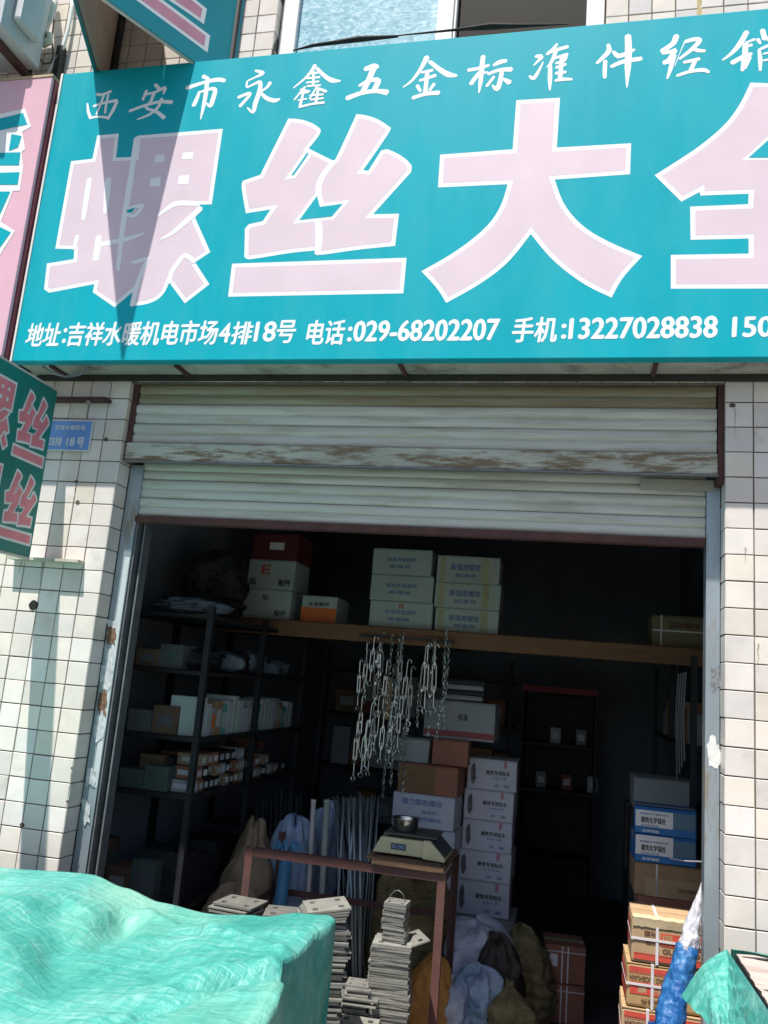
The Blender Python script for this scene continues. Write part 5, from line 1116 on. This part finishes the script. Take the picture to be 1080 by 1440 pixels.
# ------------------------------------------------------------------ green tarpaulin over the goods, left
FOLDS = [(.63, -.42, .93, -.575, .024, .030), (.93, -.575, 1.22, -.735, .020, .026), (.60, -.52, .655, -.74, -.060, .050), (1.10, -1.09, 1.27, -.94, -.055, .032), (1.02, -1.03, 1.22, -.88, .022, .035),
         (1.08, -1.26, 1.18, -1.10, -.045, .030), (.98, -1.20, 1.10, -1.05, .018, .03), (.30, -.75, .66, -1.20, .030, .09), (.42, -.62, .74, -1.15, -.022, .06), (.05, -.50, .45, -.95, -.02, .08), (.85, -.70, .98, -1.0, -.020, .05), (1.30, -.75, 1.22, -.98, .012, .03)]
def nz3(x, y, s, o=0): return noise.noise(Vector((x*s+o, y*s-o, o*.37)))
def tarp_top(x, y):
    prof = [(-2.0, .73), (-.5, .735), (-.06, .738), (.33, .760), (.47, .732), (.62, .702), (.80, .690), (1.0, .708), (1.15, .738), (1.3, .748)]
    for i in range(len(prof)-1):
        if prof[i][0] <= x <= prof[i+1][0]:
            t = (x-prof[i][0])/(prof[i+1][0]-prof[i][0]); t = t*t*(3-2*t); h = prof[i][1]+(prof[i+1][1]-prof[i][1])*t; break
    else: h = prof[-1][1]
    d = -.3-y
    e = min(1, d*5)
    z = h + .030*nz3(x, y, 2.2, 3)*e + .012*nz3(x, y, 6, 9)*e
    for (ax, ay, bx_, by_, am, wd) in FOLDS:             # the big folds
        vx, vy = bx_-ax, by_-ay; t = ((x-ax)*vx+(y-ay)*vy)/(vx*vx+vy*vy); tc_ = max(0, min(1, t)); wob = .012*nz3(x, y, 7, 44)
        dd = math.hypot(x-ax-vx*tc_, y-ay-vy*tc_)+wob; z += am*math.exp(-(dd/wd)**2)*(.75+.5*nz3(x, y, 5, 21))
    wx = x+.09*nz3(x, y, 3.0, 30); wy = y+.09*nz3(x, y, 3.0, 60)
    for k, (sa, sb, sh, am, kk_) in enumerate(((2.6, 5.0, .5, .016, 5.), (6.5, 3.2, -.7, -.008, 5.), (11., 7., .4, .0035, 5.), (19., 26., -.3, -.0015, 4.))):
        d0 = noise.voronoi(Vector(((wx+sh*wy)*sa, (wy-sh*wx*.5)*sb, 3.1*k)))[0]; ed = d0[1]-d0[0]
        z += am*e*(math.exp(-ed*kk_)-.35*min(1, d0[0]))*(.35+1.1*abs(nz3(x, y, 1.9, 80+k)))
    z += .0015*nz3(x, y, 40, 2)*e
    return z
X1 = 1.275
def lerp_tab(tab, v):
    for (a, p), (c, q) in zip(tab, tab[1:]):
        if a <= v <= c: t = (v-a)/(c-a); t = t*t*(3-2*t); return p+(q-p)*t
    return tab[0][1] if v < tab[0][0] else tab[-1][1]
def side_x(y): return lerp_tab([(.30, 1.268), (.41, 1.276), (.52, 1.262), (.80, 1.262), (1.16, 1.36), (2.1, 1.50)], -y)+.005*nz3(0, y, 9, 4)
b = MB(); NX, NY, ND = 300, 200, 30
def vadd(p): b.v.append(tuple(p)); return len(b.v)-1
G = {}
for j in range(NY+1):
    y = -.30-1.75*(j/NY)
    for i in range(NX+1):
        x = -2.0+(side_x(y)+2.0)*(1-(1-i/NX)**1.0) if False else -2.0+(side_x(y)+2.0)*(i/NX)**.62
        e = max(0, 1-(side_x(y)-x)/.035); G[i, j] = vadd((x, y, tarp_top(x, y)-.014*e*e))
for j in range(NY):
    for i in range(NX): b.f.append((G[i, j], G[i, j+1], G[i+1, j+1], G[i+1, j]))
# falling edges: right side, back, front
def skirt(edge, out, seed):
    prev = edge
    for k in range(1, ND+1):
        t = k/ND; cur = []
        for m, vi in enumerate(edge):
            p = Vector(b.v[vi]); o = out(p, t, m)
            cur.append(vadd(o))
        for m in range(len(edge)-1): b.f.append((prev[m], prev[m+1], cur[m+1], cur[m]))
        prev = cur
def wr(s, t, seed): return noise.noise(Vector((s*5+seed, t*1.5, seed)))*.6+noise.noise(Vector((s*14+seed, t*3+s*3, seed)))*.3+noise.noise(Vector((s*30, t*9, seed)))*.15
skirt([G[NX, j] for j in range(NY+1)], lambda p, t, m: Vector((p.x+.012*min(1, t*6)+.05*t*wr(p.y, t, 3)+.02*min(1, t*8)*wr(p.y, t, 8)-.06*t, p.y, p.z+(GZ+.05-p.z)*t)), 1)
skirt([G[i, 0] for i in range(NX+1)], lambda p, t, m: Vector((p.x, p.y+.006*min(1, t*8)+.03*t*wr(p.x, t, 5), p.z+(.30-p.z)*t)), 2)
skirt([G[i, NY] for i in range(NX+1)], lambda p, t, m: Vector((p.x, p.y-.03*min(1, t*8)+.05*t*wr(p.x, t, 6), p.z+(GZ+.05-p.z)*t)), 3)
tp_ = solo('tarpaulin', b, tarp_m, 'large crumpled green tarpaulin covering goods in the left foreground', 'tarpaulin', (0, -1, GZ), smooth=True, fix=False)
solo('covered_goods', MB().box(-1.9, .95, -1.95, -.42, GZ, .56), card, 'block of goods hidden under the large green tarpaulin', 'goods', (0, -1, GZ))

# ------------------------------------------------------------------ right foreground: board with tarpaulin at its side
bt = thing('board_table', 'weathered pinkish plywood top of a table at the lower right corner', 'table', (2.9, -.7, GZ))
BZ = .818; BX = 2.555
b = MB(); NX, NY = 60, 50
for j in range(NY+1):
    for i in range(NX+1):
        x = BX+.8*(i/NX)+(.010*noise.noise(Vector((j*.35, 2, 1))) if i == 0 else 0); y = -.31-1.0*(j/NY)
        cr_ = abs(noise.noise(Vector((x*1.1, y*9, 4)))); zq = BZ+.004*noise.noise(Vector((x*9, y*14, 0)))-.009*(1-min(1, cr_*14))
        b.v.append((x, y, zq))
for j in range(NY):
    for i in range(NX): k = j*(NX+1)+i; b.f.append((k, k+NX+1, k+NX+2, k+1))
part('top', b, ply_m, bt, fix=False)
b = MB().box(BX+.006, BX+.79, -1.3, -.315, BZ-.03, BZ-.012); part('top_core', b, rust_dark, bt)
for x in (BX+.06, BX+.75):
    for y in (-1.25, -.37): part('leg', MB().box(x-.025, x+.025, y-.025, y+.025, GZ, BZ-.031), wood_old, bt)
part('split', MB().box(BX-.003, BX+.001, -1.3, -.33, BZ-.022, BZ-.003), black_m, bt)
for k in range(3):
    y = (-.66, -.80, -.36)[k]; part('crack', MB().tube([(BX+.01, y, BZ+.003), (BX+.05, y-.006, BZ+.004), (BX+.10, y+.004, BZ+.004), (BX+.16, y-.004, BZ+.003)], [.001, .0045, .003, .001], 5), black_m, bt)
# tarpaulin from the table's back edge down its left side
b = MB(); NS, NT = 70, 70
A_ = Vector((2.530, -.31, .823)); B_ = Vector((2.391, -.36, .682))
def poly3(tab, v):
    for (a, p), (c, q) in zip(tab, tab[1:]):
        if a <= v <= c: return p.lerp(q, (v-a)/(c-a))
    return tab[-1][1]
EDG = [(0, A_), (1, Vector((BX-.006, -1.26, BZ+.004)))]
VAL = [(0, A_), (.12, Vector((2.520, -.40, .790))), (.35, Vector((2.482, -.62, .706))), (1, Vector((2.46, -1.25, .52)))]
HEM = [(0, B_), (.12, Vector((2.405, -.47, .690))), (.35, Vector((2.452, -.68, .690))), (1, Vector((2.40, -1.25, .40)))]
for j in range(NT+1):
    t = j/NT
    for i in range(NS+1):
        s_ = (i/NS)**1.3; E_, V_, H_ = poly3(EDG, s_), poly3(VAL, s_), poly3(HEM, s_)
        if t < .4: p = E_.lerp(V_, t/.4)
        else: k = (t-.4)/.6; p = V_.lerp(H_, k)+Vector((-.006, -.004, .020))*math.sin(math.pi*k)
        w_ = min(1, 6*t)*min(1, .25+3*s_)
        p = p+Vector((-.3, -.3, 1))*w_*(.008*noise.noise(Vector((s_*16, t*6, 3)))+.005*noise.noise(Vector((s_*40, t*14, 5)))+.010*(1-min(1, 5*abs(noise.noise(Vector((s_*9+t*3, t*2, 9)))))))
        b.v.append(tuple(p))
for j in range(NT):
    for i in range(NS): k = j*(NS+1)+i; b.f.append((k, k+1, k+NS+2, k+NS+1))
# strip folded over the back edge
k0 = len(b.v)
for i in range(31):
    x = BX-.01+.8*i/30; w_ = .018+.012*noise.noise(Vector((i*.4, 3, 3)))
    b.v += [(x, -.30+.01, BZ-.25), (x, -.292, BZ+.004), (x, -.30-w_*1.2, BZ+.009)]
for i in range(30): k = k0+3*i; b.f += [(k, k+1, k+4, k+3), (k+1, k+2, k+5, k+4)]
solo('tarpaulin', b, tarp_m, 'smaller green tarpaulin folded over the left side of the plywood table', 'tarpaulin', (2.5, -.5, GZ), smooth=True, fix=False)
solo('cloth_scrap', crumple_cone(at(1000, 1350, -.02), at(1003, 1410, -.06), .008, .018, 14), M('rusty scrap', (.25, .15, .1), .9, .3, 20), 'small brown scrap between right post and tarpaulin', 'scrap', tuple(at(1000, 1380, -.03)))
